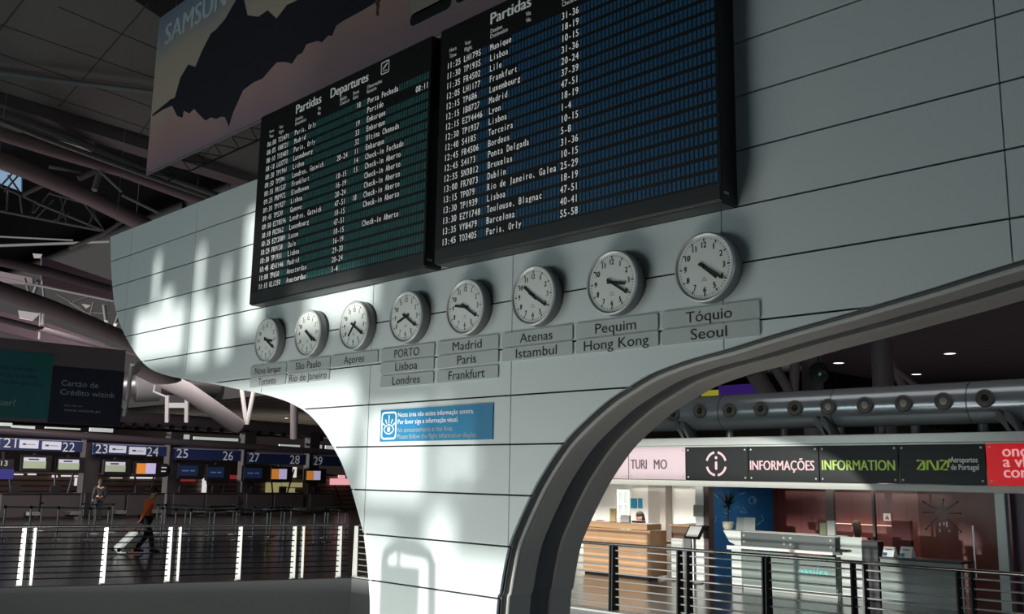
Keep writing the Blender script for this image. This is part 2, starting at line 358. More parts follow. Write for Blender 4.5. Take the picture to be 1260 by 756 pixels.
def board(x0, x1, cell0, rows, flap, label, second):
    t = thing('departure_board', label, 'departure board', ((x0+x1)/2, 0, 0.5))
    D = -0.24
    mb = MB(); mb.box((x0,D,0.5),(x1,-0.001,3.2),0.006); mb.build('housing', M_black, t)
    mb = MB(); mb.box((x0+.012,D-.006,0.512),(x1-.012,D+.01,0.655),0.004); mb.build('lower_panel', M_blackp, t)
    mb = MB(); mb.box((x0+.02,D+.02,0.488),(x1-.02,-0.03,0.502)); mb.build('underside_strip', mat('board_underside',(60,62,62),.5), t)
    mb = MB(); mb.box((x1-.001,D+.03,0.57),(x1+.003,D+.10,0.59)); mb.build('maker_plate', M_steel, t)
    CW, RP, CH = .0467, .1186, .080
    for i, row in enumerate(rows):
        zb = .676+RP*(17-i); s = [' ']*75
        cols = (0,6,15,37,45,50)
        for c, w in zip(cols, row):
            for k, ch in enumerate(w): s[c+k] = ch
        used = [False]*75
        for c, w in zip(cols, row):
            for k in range(len(w)): used[c+k] = True
        for c in (0,1,2,3,4,5): used[c] = True
        fb = MB(); tb = MB()
        for k in range(75):
            xa = cell0+k*CW
            fb.cur = 1 if used[k] else 0
            fb.box((xa+.007,D-.004,zb),(xa+CW-.007,D+.004,zb+CH*.48)); fb.box((xa+.007,D-.004,zb+CH*.52),(xa+CW-.007,D+.004,zb+CH))
            if s[k] != ' ':
                vs, fs = glyphs(s[k])
                gx0 = min(v[0] for v in vs); gx1 = max(v[0] for v in vs)
                wmax = .037; kz = .071/CAP; kx = min(kz*0.78, wmax/max(gx1-gx0, .01)); cx = xa+CW/2
                zoff = zb+.005
                for sh_ in (-.002,.002): tb.add([(cx+sh_+(v[0]-(gx0+gx1)/2)*kx, D-.0065-sh_*.3, zoff+v[1]*kz*(1 if v[1] >= 0 else .5)) for v in vs], fs)
        r = fb.build('flap_row', [flap, M_flapk], t)
        tb.build('row_lettering', M_glowlet, r)
    hb = MB()
    text(hb,'Partidas',(cell0+.70,D-.004,3.0),AX,AZ,.125,.60,bold=.045)
    text(hb,'Departures',(cell0+1.515,D-.004,3.0),AX,AZ,.125,.81,bold=.045)
    for s_, dx, z in (('Hora',.035,2.89),('Time',.035,2.818),('Voo',.29,2.89),('Flight',.29,2.818),('Destino',.70,2.898),('Destination',.70,2.838),('Via',1.23,2.908),('Via',1.23,2.838),
                      ('Balcão',1.735,2.898),('Check-in',1.735,2.838),('Porta',2.02,2.898),('Gate',2.02,2.838),('Observações',2.31,2.898),('Remarks',2.31,2.838)):
        text(hb,s_,(cell0+dx,D-.004,z),AX,AZ,.046,xs=.85,bold=.03)
    hb.build('header_lettering', mat('header_white',(235,240,238),.6,var=0,emit=.08), t)  # slight glow added to brighten the header letters and pictogram
    pb = MB(); cx, cz = cell0+2.66, 3.075
    to = wall3(D-.004); ring_poly(pb, rrect(cx-.08,cz-.08,cx+.08,cz+.08,.02), rrect(cx-.068,cz-.068,cx+.068,cz+.068,.015), to, 0)
    pb.add([to(cx+a,cz+b,0) for a,b in ((-.05,-.015),(-.035,-.02),(-.01,-.005),(.045,.035),(.052,.05),(.038,.048),(-.015,.02))], [tuple(range(7))])
    pb.add([to(cx+a,cz+b,0) for a,b in ((-.045,-.045),(.045,-.045),(.045,-.038),(-.045,-.038))], [(0,1,2,3)])
    pb.build('aeroplane_pictogram', mat('header_white',(215,225,222)), t)
    return t
board(-.31, 3.45, -.08, TIMES1, M_flapA, 'left split-flap departures board with teal blank flaps and flights from 06:00 to 11:15', False)
board(3.61, 7.265, 3.735, TIMES2, M_flapB, 'right split-flap departures board with blank flaps tinted blue for reflected light and flights from 11:25 to 13:45', True)

# ------------------------------------------------------------------ clocks
M_case = mat('clock_case_grey', (120,122,122), 0.45, 0.2, 0.04)
M_rim = mat('clock_rim', (196,200,198), 0.35, 0.3, 0.03)
M_dial = mat('clock_dial_ivory', (232,238,234), 0.5, 0, 0.02)
M_num = mat('clock_black_print', (24,26,26), 0.6, var=0)
def make_clock():
    t = thing('wall_clock', '', 'clock', (0,0,0))
    AXN = (0,-1,0)
    mb = MB(); mb.lathe([(.0,0.0),(.292,0.0),(.292,.02),(.30,.03),(.30,.118),(.292,.13)],(0,0,0),AXN,48); mb.build('case', M_case, t)
    mb = MB(); mb.lathe([(.30,.116),(.299,.128),(.292,.134),(.28,.134),(.268,.118)],(0,0,0),AXN,48); mb.build('rim', M_rim, t)
    mb = MB(); mb.lathe([(.272,.119),(.0,.1195)],(0,0,0),AXN,48,False); dial = mb.build('dial', M_dial, t)
    mb = MB()
    for k in range(1,13):
        a = math.radians(90-30*k); text(mb,str(k),(.192*math.cos(a),-.1215,.192*math.sin(a)-.025),AX,AZ,.05,align='c',xs=.82,bold=.03)
    mb.build('numerals', M_num, dial)
    mb = MB()
    for k in range(60):
        a = math.radians(6*k); big = k%5 == 0
        c, s_ = math.cos(a), math.sin(a); r0, r1, w = (.225,.25,.006) if big else (.238,.25,.0028)
        mb.add([(r*c-w*e*s_,-.1214,r*s_+w*e*c) for r,e in ((r0,-1),(r1,-1),(r1,1),(r0,1))], [(0,1,2,3)])
    mb.build('minute_ticks', M_num, dial)
    mb = MB()
    pts = [(math.radians(180-180*k/12)) for k in range(13)]
    n = 13; mb.add([(.018*math.cos(a),-.1213,-.108+.02*math.sin(a)) for a in pts]+[(.013*math.cos(a),-.1213,-.108+.0145*math.sin(a)) for a in pts],[(i,i+1,n+i+1,n+i) for i in range(n-1)])
    mb.add([(-.028,-.1213,-.118),(.028,-.1213,-.118),(.028,-.1213,-.114),(-.028,-.1213,-.114)],[(0,1,2,3)])
    mb.build('arch_mark', mat('arch_mark_grey',(120,124,124)), dial)
    mb = MB(); mb.prism([(-.015,-.055),(.015,-.055),(.013,.16),(-.013,.16)], lambda a,b,d: Vector((a,d,b)), -.1245,-.128); mb.build('hour_hand', M_num, t)
    mb = MB(); mb.prism([(-.012,-.06),(.012,-.06),(.010,.19),(-.010,.19)], lambda a,b,d: Vector((a,d,b)), -.1295,-.133)
    mb.prism([(-.017,.188),(.017,.188),(0,.23)], lambda a,b,d: Vector((a,d,b)), -.1295,-.133); mb.build('minute_hand', M_num, t)
    mb = MB(); mb.lathe([(.014,.12),(.014,.135),(0,.136)],(0,0,0),AXN,16); mb.build('centre_cap', M_num, t)
    return t
proto = make_clock()
kids = lambda o: [c for c in bpy.data.objects if c.parent == o]
PK = [(c, kids(c)) for c in kids(proto)]
def copy_clock(first):
    if first: return proto, {c.name.split('.')[0]: c for c, _ in PK}
    r = proto.copy(); COL.objects.link(r); out = {}
    for c, gs in PK:
        d = c.copy(); COL.objects.link(d); d.parent = r; out[c.name.split('.')[0]] = d
        for g_ in gs:
            e = g_.copy(); COL.objects.link(e); e.parent = d
    return r, out
CITY = [('Nova Iorque',3.33,'leftmost'),('São Paulo',4.40,''),('Açores',7.33,''),('PORTO',8.33,''),('Madrid',9.33,''),('Atenas',10.33,''),('Pequim',3.33,''),('Tóquio',4.33,'')]
for i, (c, h, w) in enumerate(CITY):
    r, parts = copy_clock(i == 0)
    r.location = (i, 0, 0)
    parts['hour_hand'].rotation_euler = (0, math.radians(30*h), 0); parts['minute_hand'].rotation_euler = (0, math.radians(6*20.5), 0)
    r['label'] = 'round grey-rimmed wall clock with ivory dial directly above the %s plate' % c; r['category'] = 'clock'; r['group'] = 'world clocks in a row'
PLATES = [(-.555,.358,0,'Nova Iorque',.66),(-.552,.358,1,'Toronto',.45),(.40,1.373,0,'São Paulo',.58),(.41,1.367,1,'Rio de Janeiro',.86),(1.413,2.36,0,'Açores',.42),
 (2.42,3.388,0,'PORTO',.45),(2.425,3.386,1,'Lisboa',.40),(2.432,3.384,2,'Londres',.50),(3.446,4.407,0,'Madrid',.46),(3.448,4.408,1,'Paris',.30),(3.45,4.408,2,'Frankfurt',.57),
 (4.464,5.426,0,'Atenas',.45),(4.468,5.427,1,'Istambul',.56),(5.472,6.434,0,'Pequim',.48),(5.473,6.436,1,'Hong Kong',.76),(6.478,7.449,0,'Tóquio',.46),(6.476,7.446,1,'Seoul',.36)]
M_plate = mat('city_plate_grey', (178,186,184), 0.45, 0.1, 0.03)
for x0, x1, r, s_, w in PLATES:
    z1 = (-.318,-.474,-.634)[r]; z0 = (-.460,-.606,-.765)[r]
    mb = MB(); mb.prism(rrect(x0,z0,x1,z1,.018), wall3(0), -.016, -.001)
    o = mb.build('city_plate', M_plate); tag(o,'grey city name plate reading %s on the white wall' % s_,'sign','city name plates below the clocks')
    tb = MB(); text(tb,s_,((x0+x1)/2,-.0172,(z0+z1)/2-.046),AX,AZ,.092,w,'c',bold=.012); tb.build('lettering', M_num, o)

# blue notice on the pillar
sx0, sx1, sz0, sz1 = 2.462, 4.344, -1.388, -1.025
mb = MB(); mb.box((sx0,-.014,sz0),(sx1,-.001,sz1)); o = mb.build('notice_sign', mat('notice_blue',(14,122,168),.4,var=.02)); tag(o,'long blue notice with eye symbol and four lines of text on the pillar','sign')
tb = MB()
for s_, z, w in (('Nesta área não existe informação sonora.',-1.115,1.27),('Por favor siga a informação visual.',-1.195,1.03)): text(tb,s_,(2.79,-.016,z),AX,AZ,.052,w,bold=.016)
tb.build('portuguese_lettering', M_letter, o)
tb = MB()
for s_, z, w in (('No announcements at this Area.',-1.287,.95),('Please follow the flight information display.',-1.36,1.33)): text(tb,s_,(2.79,-.016,z),AX,AZ,.052,w,bold=.016)
tb.build('english_lettering', mat('grey_lettering',(165,178,182),.6), o)
eb = MB(); to = wall3(-.016); ring_poly(eb, rrect(2.485,-1.365,2.765,-1.05,.05), rrect(2.505,-1.345,2.745,-1.07,.035), to, 0)
N = 24
def lens(w, h, cx, cz): return [(cx+w*math.cos(2*math.pi*k/N), cz+h*math.sin(2*math.pi*k/N)*abs(math.sin(2*math.pi*k/N))**.3) for k in range(N)]
ring_poly(eb, lens(.095,.058,2.625,-1.25), lens(.082,.044,2.625,-1.25), to, 0)
eb.add([to(2.625+.027*math.cos(2*math.pi*k/16),-1.25+.03*math.sin(2*math.pi*k/16),0) for k in range(16)],[tuple(range(16))])
for a, l in ((-58,.05),(-30,.055),(0,.095),(30,.055),(58,.05)):
    d = Vector((math.sin(math.radians(a)),math.cos(math.radians(a)))); n2 = Vector((d.y,-d.x)); c = Vector((2.625,-1.25)); r0 = .066+.02*abs(math.sin(math.radians(a)))
    q = [c+d*r0-n2*.006, c+d*r0+n2*.006, c+d*(r0+l)+n2*.008, c+d*(r0+l)-n2*.008]; eb.add([to(v[0],v[1],0) for v in q],[(0,1,2,3)])
eb.build('eye_pictogram', M_letter, o)

# ------------------------------------------------------------------ advertising banner above the wall
BY = 0.6
def bpt(px, py): p = PY(px, py, BY); return (p.x, p.z)
def sky_print():
    m = bpy.data.materials.new('printed_sunset'); m.use_nodes = True; nt = m.node_tree; b = nt.nodes['Principled BSDF']
    tc = nt.nodes.new('ShaderNodeTexCoord'); sp = nt.nodes.new('ShaderNodeSeparateXYZ'); nt.links.new(tc.outputs['Object'], sp.inputs[0])
    no = nt.nodes.new('ShaderNodeTexNoise'); no.inputs['Scale'].default_value = 0.5; nt.links.new(tc.outputs['Object'], no.inputs['Vector'])
    ma = nt.nodes.new('ShaderNodeMath'); ma.operation = 'MULTIPLY_ADD'; ma.inputs[1].default_value = 0.9; nt.links.new(no.outputs['Fac'], ma.inputs[0])
    nt.links.new(sp.outputs[2], ma.inputs[2])
    mr = nt.nodes.new('ShaderNodeMapRange'); mr.inputs[1].default_value = 0.4; mr.inputs[2].default_value = 3.6; nt.links.new(ma.outputs[0], mr.inputs[0])
    cr = nt.nodes.new('ShaderNodeValToRGB'); nt.links.new(mr.outputs[0], cr.inputs[0])
    e = cr.color_ramp.elements; e[0].position = 0; e[0].color = (lin(150),lin(126),lin(140),1); e[1].position = 1; e[1].color = (lin(96),lin(122),lin(150),1)
    for pos, c in ((.25,(178,144,138)),(.45,(184,166,150)),(.68,(176,166,148)),(.82,(146,146,148))):
        k = e.new(pos); k.color = tuple(lin(v) for v in c)+(1,)
    nt.links.new(cr.outputs[0], b.inputs['Base Color']); b.inputs['Roughness'].default_value = .6; return m
bx0, bx1, bz0, bz1 = -6.02, 9.0, 3.80, 6.95
bn = thing('advertising_banner','large hanging banner printed with dark mountain at sunset above the departures boards','banner',((bx0+bx1)/2,BY,bz0))
mb = MB(); mb.box((bx0,BY,bz0),(bx1,BY+.05,bz1)); mb.build('printed_sheet', sky_print(), bn)
def zz(l): return [bpt(150+a/3.15, b/3.15) for a, b in l]
mount = zz([(118,445),(190,385),(205,380),(228,300),(258,250),(285,260),(310,200),(345,130),(365,115),(400,75),(440,5),(452,-40),(475,5),(487,60),(530,65),(565,40),(600,72),(640,20),(700,-8),(735,-2),(760,-18),(850,-30),(985,-4),(980,12),(925,45),(860,80),(830,100),(815,140),(800,138),(775,165),(760,158),(715,172),(700,205),(680,215),(660,247),(630,240),(600,242),(575,270),(545,305),(510,320),(470,350),(450,395),(430,440),(415,490),(400,455),(385,452),(365,462),(345,455),(325,468),(305,450),(280,422),(262,440),(240,430),(235,457),(215,450),(195,410),(160,425),(118,452)])
mb = MB(); mb.prism(mount, wall3(BY), -.004, -.001); mb.build('printed_mountain', mat('mountain_print',(26,25,38),.6,0,.2,2), bn)
tb = MB(); s0, s1 = bpt(203,57), bpt(290,16)
text(tb,'SAMSUNG',(s0[0],BY-.007,s0[1]+.02),AX,AZ,.40,s1[0]-s0[0]+.1,bold=.05); tb.build('brand_lettering', mat('brand_pale',(176,196,204),.6), bn)
ph = MB(); ph.cur = 0
a0, a1 = bpt(503,39), bpt(557,11)
ph.prism(rrect(a0[0],a0[1]+.02,a1[0]-.02,bz1-.2,.12), wall3(BY), -.005,-.001)
c0, c1 = bpt(559,11), bpt(700,-70)
ph.prism(rrect(c0[0],c0[1]+.02,c0[0]+1.9,bz1-.2,.12), wall3(BY), -.005,-.001)
ph.cur = 1
ph.prism(rrect(a0[0]+.03,a0[1]+.045,a1[0]-.03,a0[1]+.22,.08), wall3(BY), -.008,-.006)
ph.prism(rrect(c0[0]+.03,c0[1]+.045,c0[0]+1.87,c0[1]+.22,.08), wall3(BY), -.008,-.006)
ph.cur = 2
ph.prism(rrect(a0[0]+.04,a0[1]+.19,a1[0]-.04,bz1-.25,.05), wall3(BY), -.008,-.006)
ph.prism(rrect(c0[0]+.04,c0[1]+.19,c0[0]+1.86,bz1-.25,.05), wall3(BY), -.0085,-.0065)
ph.build('printed_handsets', [mat('handset_edge',(140,152,150),.5), mat('handset_dark',(20,22,24),.5), mat('handset_sky',(170,156,140),.6)], bn)
mb = MB(); mb.prism(zz([(982,0),(990,4),(998,-4),(1004,0),(997,12),(1000,22),(994,40),(998,55),(990,65),(985,50),(988,30),(984,15)]), wall3(BY), -.004,-.001); mb.build('printed_figure', mat('figure_print',(84,58,44),.6), bn)
mb = MB(); mb.tube([(bx0,BY+.02,bz0-.02),(bx1,BY+.02,bz0-.02)],.025); mb.tube([(bx0,BY+.02,bz1),(bx1,BY+.02,bz1)],.022); mb.tube([(bx0,BY+.02,bz0-.02),(bx0,BY+.02,bz1)],.016)
mb.build('edge_tube', mat('banner_tube',(150,152,154),.4,.4), bn)
mb = MB(); z0 = bz0-.10
mb.tube([(bx0+.2,BY+.35,z0),(bx1,BY+.35,z0)],.015,6)
k = bx0+.2
while k < 3.5: mb.tube([(k,BY+.04,bz0-.03),(k+.3,BY+.35,z0)],.008,5); mb.tube([(k+.3,BY+.35,z0),(k+.6,BY+.04,bz0-.03)],.008,5); k += .6
mb.build('lighting_truss', M_dark, bn)
mb = MB()
for x in (-5.35,-1.5,2.5,6.5): mb.tube([(x,BY+.02,bz1),(x,BY+.02,11.5)],.01,6)
mb.build('suspension_rods', M_steel, bn)

# ------------------------------------------------------------------ roof of the hall on the left
M_soff = mat('roof_soffit', (120,120,116), 0.6, 0, .06, .6)
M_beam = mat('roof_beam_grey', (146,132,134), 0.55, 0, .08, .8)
M_pipe = mat('roof_pipe', (130,138,138), 0.4, .3)
M_truss = mat('truss_paint', (132,130,132), 0.5)
def plane_from(p, q, r): 
    n = (q-p).cross(r-p).normalized(); return p, n
P0, NN = plane_from(PD(0,112,26), PD(313,222,32), PD(120,10,23))
def onp(px, py):
    d = ray(px,py); return CAM + d*((P0-CAM).dot(NN)/d.dot(NN))
sof = [(-60,94),(60,131),(178,166),(330,222),(420,150),(300,60),(198,22),(165,0),(60,-60),(-60,-120)]
mb = MB(); vs = [onp(*q) for q in sof]; n = len(vs); up = NN if NN.z > 0 else -NN
mb.add(vs+[v+up*.35 for v in vs],[tuple(range(n)),tuple(range(2*n-1,n-1,-1))]+[(i,(i+1)%n,n+(i+1)%n,n+i) for i in range(n)])
struct(mb.build('ceiling_soffit', M_soff))
mb = MB()
for a, b in (((-5,42),(33,-6)),((73,131),(182,4)),((170,168),(196,130)),((250,192),(300,140)),((71,8),(200,63)),((0,30),(200,100)),((0,66),(190,133)),((0,98),(186,160))):
    p, q = onp(*a), onp(*b); mb.bar(p-up*.004, q-up*.004, .028, .012, up)
struct(mb.build('trim_8', mat('soffit_seam',(70,70,68),.6)))
mb = MB(); 
for dy, r in ((80,.07),): mb.tube([onp(-40,74)-up*.25, onp(192,104)-up*.25], r, 8)
struct(mb.build('trim_9', M_pipe))
mb = MB(); mb.bar(onp(-60,103)-up*.12, onp(330,226)-up*.12, .5, .35, up); struct(mb.build('beam_fascia', mat('fascia_pale',(118,108,110),.5)))
mb = MB(); mb.bar(onp(-40,119)-up*.42, onp(115,166)-up*.42, .25, .3, up); struct(mb.build('trim_10', mat('bright_flashing',(205,200,195),.25,.5,.3,9)))
def roof_tube(name, pts, r, m, d0, d1, n=12):
    L = len(pts); s0 = (d1-d0)/(L-1)
    ext = ([PD(2*pts[0][0]-pts[1][0], 2*pts[0][1]-pts[1][1], d0-s0)], [PD(2*pts[-1][0]-pts[-2][0], 2*pts[-1][1]-pts[-2][1], d1+s0)]) if name in ('roof_beam','roof_pipe') and pts[-1][1] < 500 else ([], [])
    mb = MB(); mb.tube(ext[0]+[PD(x,y,d0+(d1-d0)*i/(L-1)) for i,(x,y) in enumerate(pts)]+ext[1], r, n); return struct(mb.build(name, m))
roof_tube('roof_pipe', [(-40,122),(60,160),(175,207),(275,243)], .10, M_pipe, 24, 33)
roof_tube('roof_pipe', [(-40,133),(60,172),(175,214),(265,246)], .08, M_pipe, 24, 33)
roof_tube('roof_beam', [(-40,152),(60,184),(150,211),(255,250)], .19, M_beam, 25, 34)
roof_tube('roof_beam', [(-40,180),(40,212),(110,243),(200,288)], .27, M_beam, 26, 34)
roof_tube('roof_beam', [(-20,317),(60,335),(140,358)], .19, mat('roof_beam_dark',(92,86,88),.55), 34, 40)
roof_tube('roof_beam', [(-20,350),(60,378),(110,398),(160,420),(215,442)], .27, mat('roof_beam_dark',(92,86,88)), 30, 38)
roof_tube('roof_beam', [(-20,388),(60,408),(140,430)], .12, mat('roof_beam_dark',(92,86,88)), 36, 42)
def truss(lines, name, d, r=.06):
    mb = MB()
    for a, b, k in lines: mb.tube([PD(a[0],a[1],d), PD(b[0],b[1],d+.4)], r*k, 6)
    return struct(mb.build(name, M_truss))
truss([((97,220),(121,209),1.6),((116,234),(123,211),1.6),((123,211),(150,236),.8),((60,205),(100,212),1),((150,240),(195,262),.8)],'roof_strut',30)
truss([((-10,225),(67,259),1),((-10,258),(124,284),1.1),((45,250),(130,285),1.1),((28,240),(58,226),1.8),((0,230),(24,204),.8),((8,262),(10,232),.8),((24,240),(27,262),.7),((40,262),(43,246),.7),((42,262),(62,236),.7),
       ((45,268),(66,246),.7),((70,274),(84,238),.7),((82,276),(74,240),.7),((66,272),(85,262),.7),((108,280),(118,256),.7),((128,284),(112,256),.7),((130,286),(158,268),1.6),((85,306),(130,287),1.8),((95,240),(128,283),.6),
       ((60,238),(110,252),.8),((10,216),(24,236),.8),((5,236),(26,212),.8)],'roof_truss',36,.045)
truss([((-10,303),(135,298),1.3),((-10,291),(90,296),.8),((-10,340),(140,371),1),((38,372),(48,345),1.6),((30,342),(36,360),1.2),((70,362),(100,378),.6),((86,372),(128,398),.8),((90,372),(112,365),.8),((128,375),(132,406),1.6),((140,405),(146,388),1.4),
       ((100,385),(135,386),.8),((110,392),(115,372),.6),((54,366),(52,345),.8),((30,350),(75,356),.7),((52,400),(54,385),1.2),((48,418),(50,385),.9)],'roof_truss',40,.05)
# pale pinkish roof panels caught by light, and the dark roof skin above everything
M_pink = mat('roof_panel_pink', (104,84,96), 0.5, 0, .08, .5)
def panel(name, pts, m, th=.12):
    vs = [PD(*q) for q in pts]; n = len(vs); nn = (vs[1]-vs[0]).cross(vs[2]-vs[0]).normalized(); nn = nn if nn.z > 0 else -nn
    mb = MB(); mb.add(vs+[v+nn*th for v in vs],[tuple(range(n)),tuple(range(2*n-1,n-1,-1))]+[(i,(i+1)%n,n+(i+1)%n,n+i) for i in range(n)]); return struct(mb.build(name, m))
panel('ceiling_panel', [(50,316,44),(140,347,46),(145,372,46),(50,350,44)], M_pink)
panel('ceiling_panel', [(-20,380,44),(60,400,45),(150,432,46),(60,424,45),(-20,404,44)], M_pink)
panel('ceiling_panel', [(-20,330,45),(40,342,45),(40,352,45),(-20,345,45)], M_pink)
for a in ([(22,382),(50,386),(40,395),(24,392)],[(82,383),(97,382),(92,388)],[(100,374),(112,376),(106,380)],[(40,312),(52,313),(50,318),(42,318)]):
    panel('ceiling_panel', [(x,y,39.0) for x,y in a], mat('pale_baffle',(150,144,146),.5), .05)
mb = MB(); mb.prism([(-70,-24),(22,-24),(22,12.7),(-13,12.7),(-13,15.6),(-70,15.6)], lambda a,b,d: Vector((a,b,d)), 13.0, 13.3); struct(mb.build('ceiling', mat('roof_skin',(40,38,40),.7)))
mb = MB(); mb.box((-70.3,-24,FLOOR),(-70,95,14)); struct(mb.build('wall_left', mat('far_wall',(38,36,38),.7)))
mb = MB(); mb.box((-70,95,FLOOR),(40,95.3,14)); struct(mb.build('wall_far', mat('far_wall',(38,36,38),.7)))
# ceilings of the floor beyond: slatted on the left, dark boarded on the right
CZ = 4.0
mb = MB(); mb.box((-70,15.6,1.6),(-13,95,1.8)); struct(mb.build('ceiling_slatted', stripes('slatted_ceiling',(150,138,124),(64,56,50),1,1.1,.22)))
mb = MB(); mb.box((-13.1,12.6,CZ),(40,95,CZ+.3)); struct(mb.build('ceiling_dark', stripes('dark_boarded_ceiling',(104,92,98),(66,58,62),1,1.2,.04)))
mb = MB(); mb.box((-70,15.5,1.6),(-13,15.6,13)); mb.box((-13,12.6,CZ),(22,12.7,13)); struct(mb.build('wall_upper', mat('upper_wall',(34,32,34),.7)))
mb = MB(); mb.box((22,-24,FLOOR),(22.3,95,13)); struct(mb.build('wall_right', mat('far_wall',(38,36,38))))
# high window strip far left
mb = MB(); 
vs = [PD(-10,200,46),PD(26,214,46),PD(26,236,46),PD(-10,222,46)]; mb.add(vs+[v-FV*-.1 for v in vs],[(0,1,2,3),(7,6,5,4),(0,4,5,1),(1,5,6,2),(2,6,7,3),(3,7,4,0)])
struct(mb.build('window_1', mat('high_window_sky',(86,118,150),.5,emit=.5)))

# ------------------------------------------------------------------ unseen rear wall added as a gobo: openings cut to shape the sun patches
OPEN = [(3.5,3.6,-2.0,-.95),(3.85,3.93,-1.9,-1.1),(-.30,-.18,.8,1.7),(.05,.16,.75,1.5),(.42,.5,.75,1.3),(-3.92,-3.76,.92,1.75),(-4.5,-2.72,.0,.84),(-3.6,-3.2,.84,1.1),(-2.5,-1.92,-.15,.8),(-2.4,-2.22,.8,1.65),(-1.62,-1.22,-.1,.6),(-1.52,-1.42,.6,1.3),(-.95,-.42,.25,1.95),
        (.75,2.25,.12,.62),(1.15,2.0,-1.2,-.78),(2.15,3.25,-2.02,-1.02),(3.5,4.1,-1.66,-1.56),(3.35,3.75,-2.6,-2.15),(2.1,2.75,-2.47,-2.36),(2.2,4.75,-4.3,-2.58),
        (-14.5,-9.6,-3.88,-3.0),(-9.6,2.2,-3.88,-2.45),(-7.5,1.9,-1.58,-.62)]
GY = -22.0
def gob(x, z): k = GY/SUN_DIR.y; return x+SUN_DIR.x*k, z+SUN_DIR.z*k
OP = []
for x0, x1, z0, z1 in OPEN:
    a, b = gob(x0, z0), gob(x1, z1); OP.append((a[0], b[0], a[1], b[1]))
xs = sorted({-30.0, 22.0, *[v for o in OP for v in o[:2]]}); zs = sorted({FLOOR, 13.0, *[max(FLOOR, v) for o in OP for v in o[2:]]})
mb = MB()
for i in range(len(xs)-1):
    k = 0
    while k < len(zs)-1:
        inside = lambda kk: any(o[0] <= (xs[i]+xs[i+1])/2 <= o[1] and o[2] <= (zs[kk]+zs[kk+1])/2 <= o[3] for o in OP)
        if inside(k): k += 1; continue
        e = k
        while e+1 < len(zs)-1 and not inside(e+1): e += 1
        mb.box((xs[i],GY-.12,zs[k]),(xs[i+1],GY,zs[e+1])); k = e+1
struct(mb.build('wall_rear_gobo', mat('gobo_grey',(96,98,98),.7)))
# luggage trolley parked on the near side, its shadow falls on the pillar
TY = -4.5; sh = SUN_DIR/SUN_DIR.y*TY
def tr(x, z, y=0): return Vector((x+sh.x, TY+y, z+sh.z))
tl = thing('luggage_trolley','luggage trolley with rounded handle frame parked at the near edge of the void','trolley',(tr(3.05,0).x,TY,FLOOR))
mb = MB(); mb.tube([tr(3.47,-3.6),tr(3.44,-2.68),tr(3.38,-2.60),tr(3.28,-2.575),tr(2.98,-2.565),tr(2.86,-2.53),tr(2.78,-2.55),tr(2.70,-2.60),tr(2.645,-2.62),tr(2.62,-2.72),tr(2.62,-3.6)],.07,10); mb.build('handle_frame', M_steel, tl)
mb = MB(); p, q = tr(2.62,-3.55), tr(3.24,-2.74); mb.box((p.x,TY-.02,p.z),(q.x,TY+.02,q.z),.01); p, q = tr(2.84,-2.8), tr(2.9,-2.58); mb.box((p.x,TY-.02,p.z),(q.x,TY+.02,q.z)); mb.build('panel', M_grey, tl)
mb = MB(); p, q = tr(2.55,-3.6), tr(3.5,-3.5); mb.box((p.x,TY-.6,p.z),(q.x,TY+.05,q.z),.02); mb.build('platform', M_dark, tl)
for x in (2.6,3.45):
    for y in (-.5,0):
        p = tr(x,-3.6,y); mb = MB(); mb.lathe([(0,-.02),(.075,-.02),(.08,0),(.075,.02),(0,.02)],(p.x,p.y,FLOOR+.08),(1,0,0),16); mb.tube([(p.x,p.y,FLOOR+.08),(p.x,p.y,p.z+.03)],.015,6); mb.build('wheel', M_dark, tl)

# ------------------------------------------------------------------ balustrades round the void
RH = 1.1
def balustrade(label, path, posts, m_plate, nbars=8, hw=.10, flat=False, rb=.013, mbar=None):
    """posts: list of (distance along, double?)"""
    P = [Vector(p) for p in path]
    t = thing('balustrade', label, 'railing', (P[0].x, P[0].y, FLOOR))
    mb = MB(); mb.tube([p+AZ*(RH-.025) for p in P], .027, 12); mb.build('handrail', M_steel_rail, t)
    for k in range(nbars):
        mb = MB(); z = .12+(RH-.24)*k/(nbars-1)
        mb.tube([p+AZ*z for p in P], rb, 8); mb.build('rail_bar', mbar or M_rail, t)
    for a, d, dbl in posts:
        d = d.normalized(); n = Vector((-d.y, d.x, 0))
        for o in ((-.085,.085) if dbl else (0,)):
            c = Vector(a)+d*o
            mb = MB()
            for s in ((-1,1) if not dbl and not flat else (0,)):
                q = c+d*(s*.028)
                mb.prism([(-hw,0),(hw,0),(hw*.75,RH-.045),(-hw*.75,RH-.045)], (lambda x,z,e,q=q: q+Vector((.8,.6,0))*x+Vector((-.6,.8,0))*e+AZ*z) if flat else (lambda x,z,e,q=q: q+n*x+d*e+AZ*z), -.010, .010)
            mb.box(c-Vector((.05,.05,0))+AZ*0, c+Vector((.05,.05,0))+AZ*.012)
            mb.build('post', m_plate, t)
    return t
M_steel_rail = mat('handrail_steel', (150,150,148), 0.22, .85)
lp = [Vector((xl(-3.8)-.12,-3.8,FLOOR)), Vector((xl(5.6)-.12,5.6,FLOOR))]
ld = (lp[1]-lp[0]).normalized()
def on_left(px):    # where the sight line through px crosses the left rail line
    p = PZ(px, 690, FLOOR+.5)
    d = ray(px, 690); A = Vector((d.x,d.y)); B = Vector((ld.x,ld.y)); w = Vector((lp[0].x-CAM.x, lp[0].y-CAM.y))
    k = (w.x*A.y-w.y*A.x)/(B.y*A.x-B.x*A.y); return lp[0]+ld*k
M_post_l = mat('pale_steel_post', (205,206,200), 0.35, .25)
balustrade('long steel balustrade on the left floor edge, in front of the check-in hall', lp,
           [(on_left(x), ld, dbl) for x, dbl in ((-95,0),(-35,0),(33,1),(128,0),(213,1),(294,0),(366,1),(417,0),(437,0))], M_post_l, 9, .055, True, .012, M_dark)
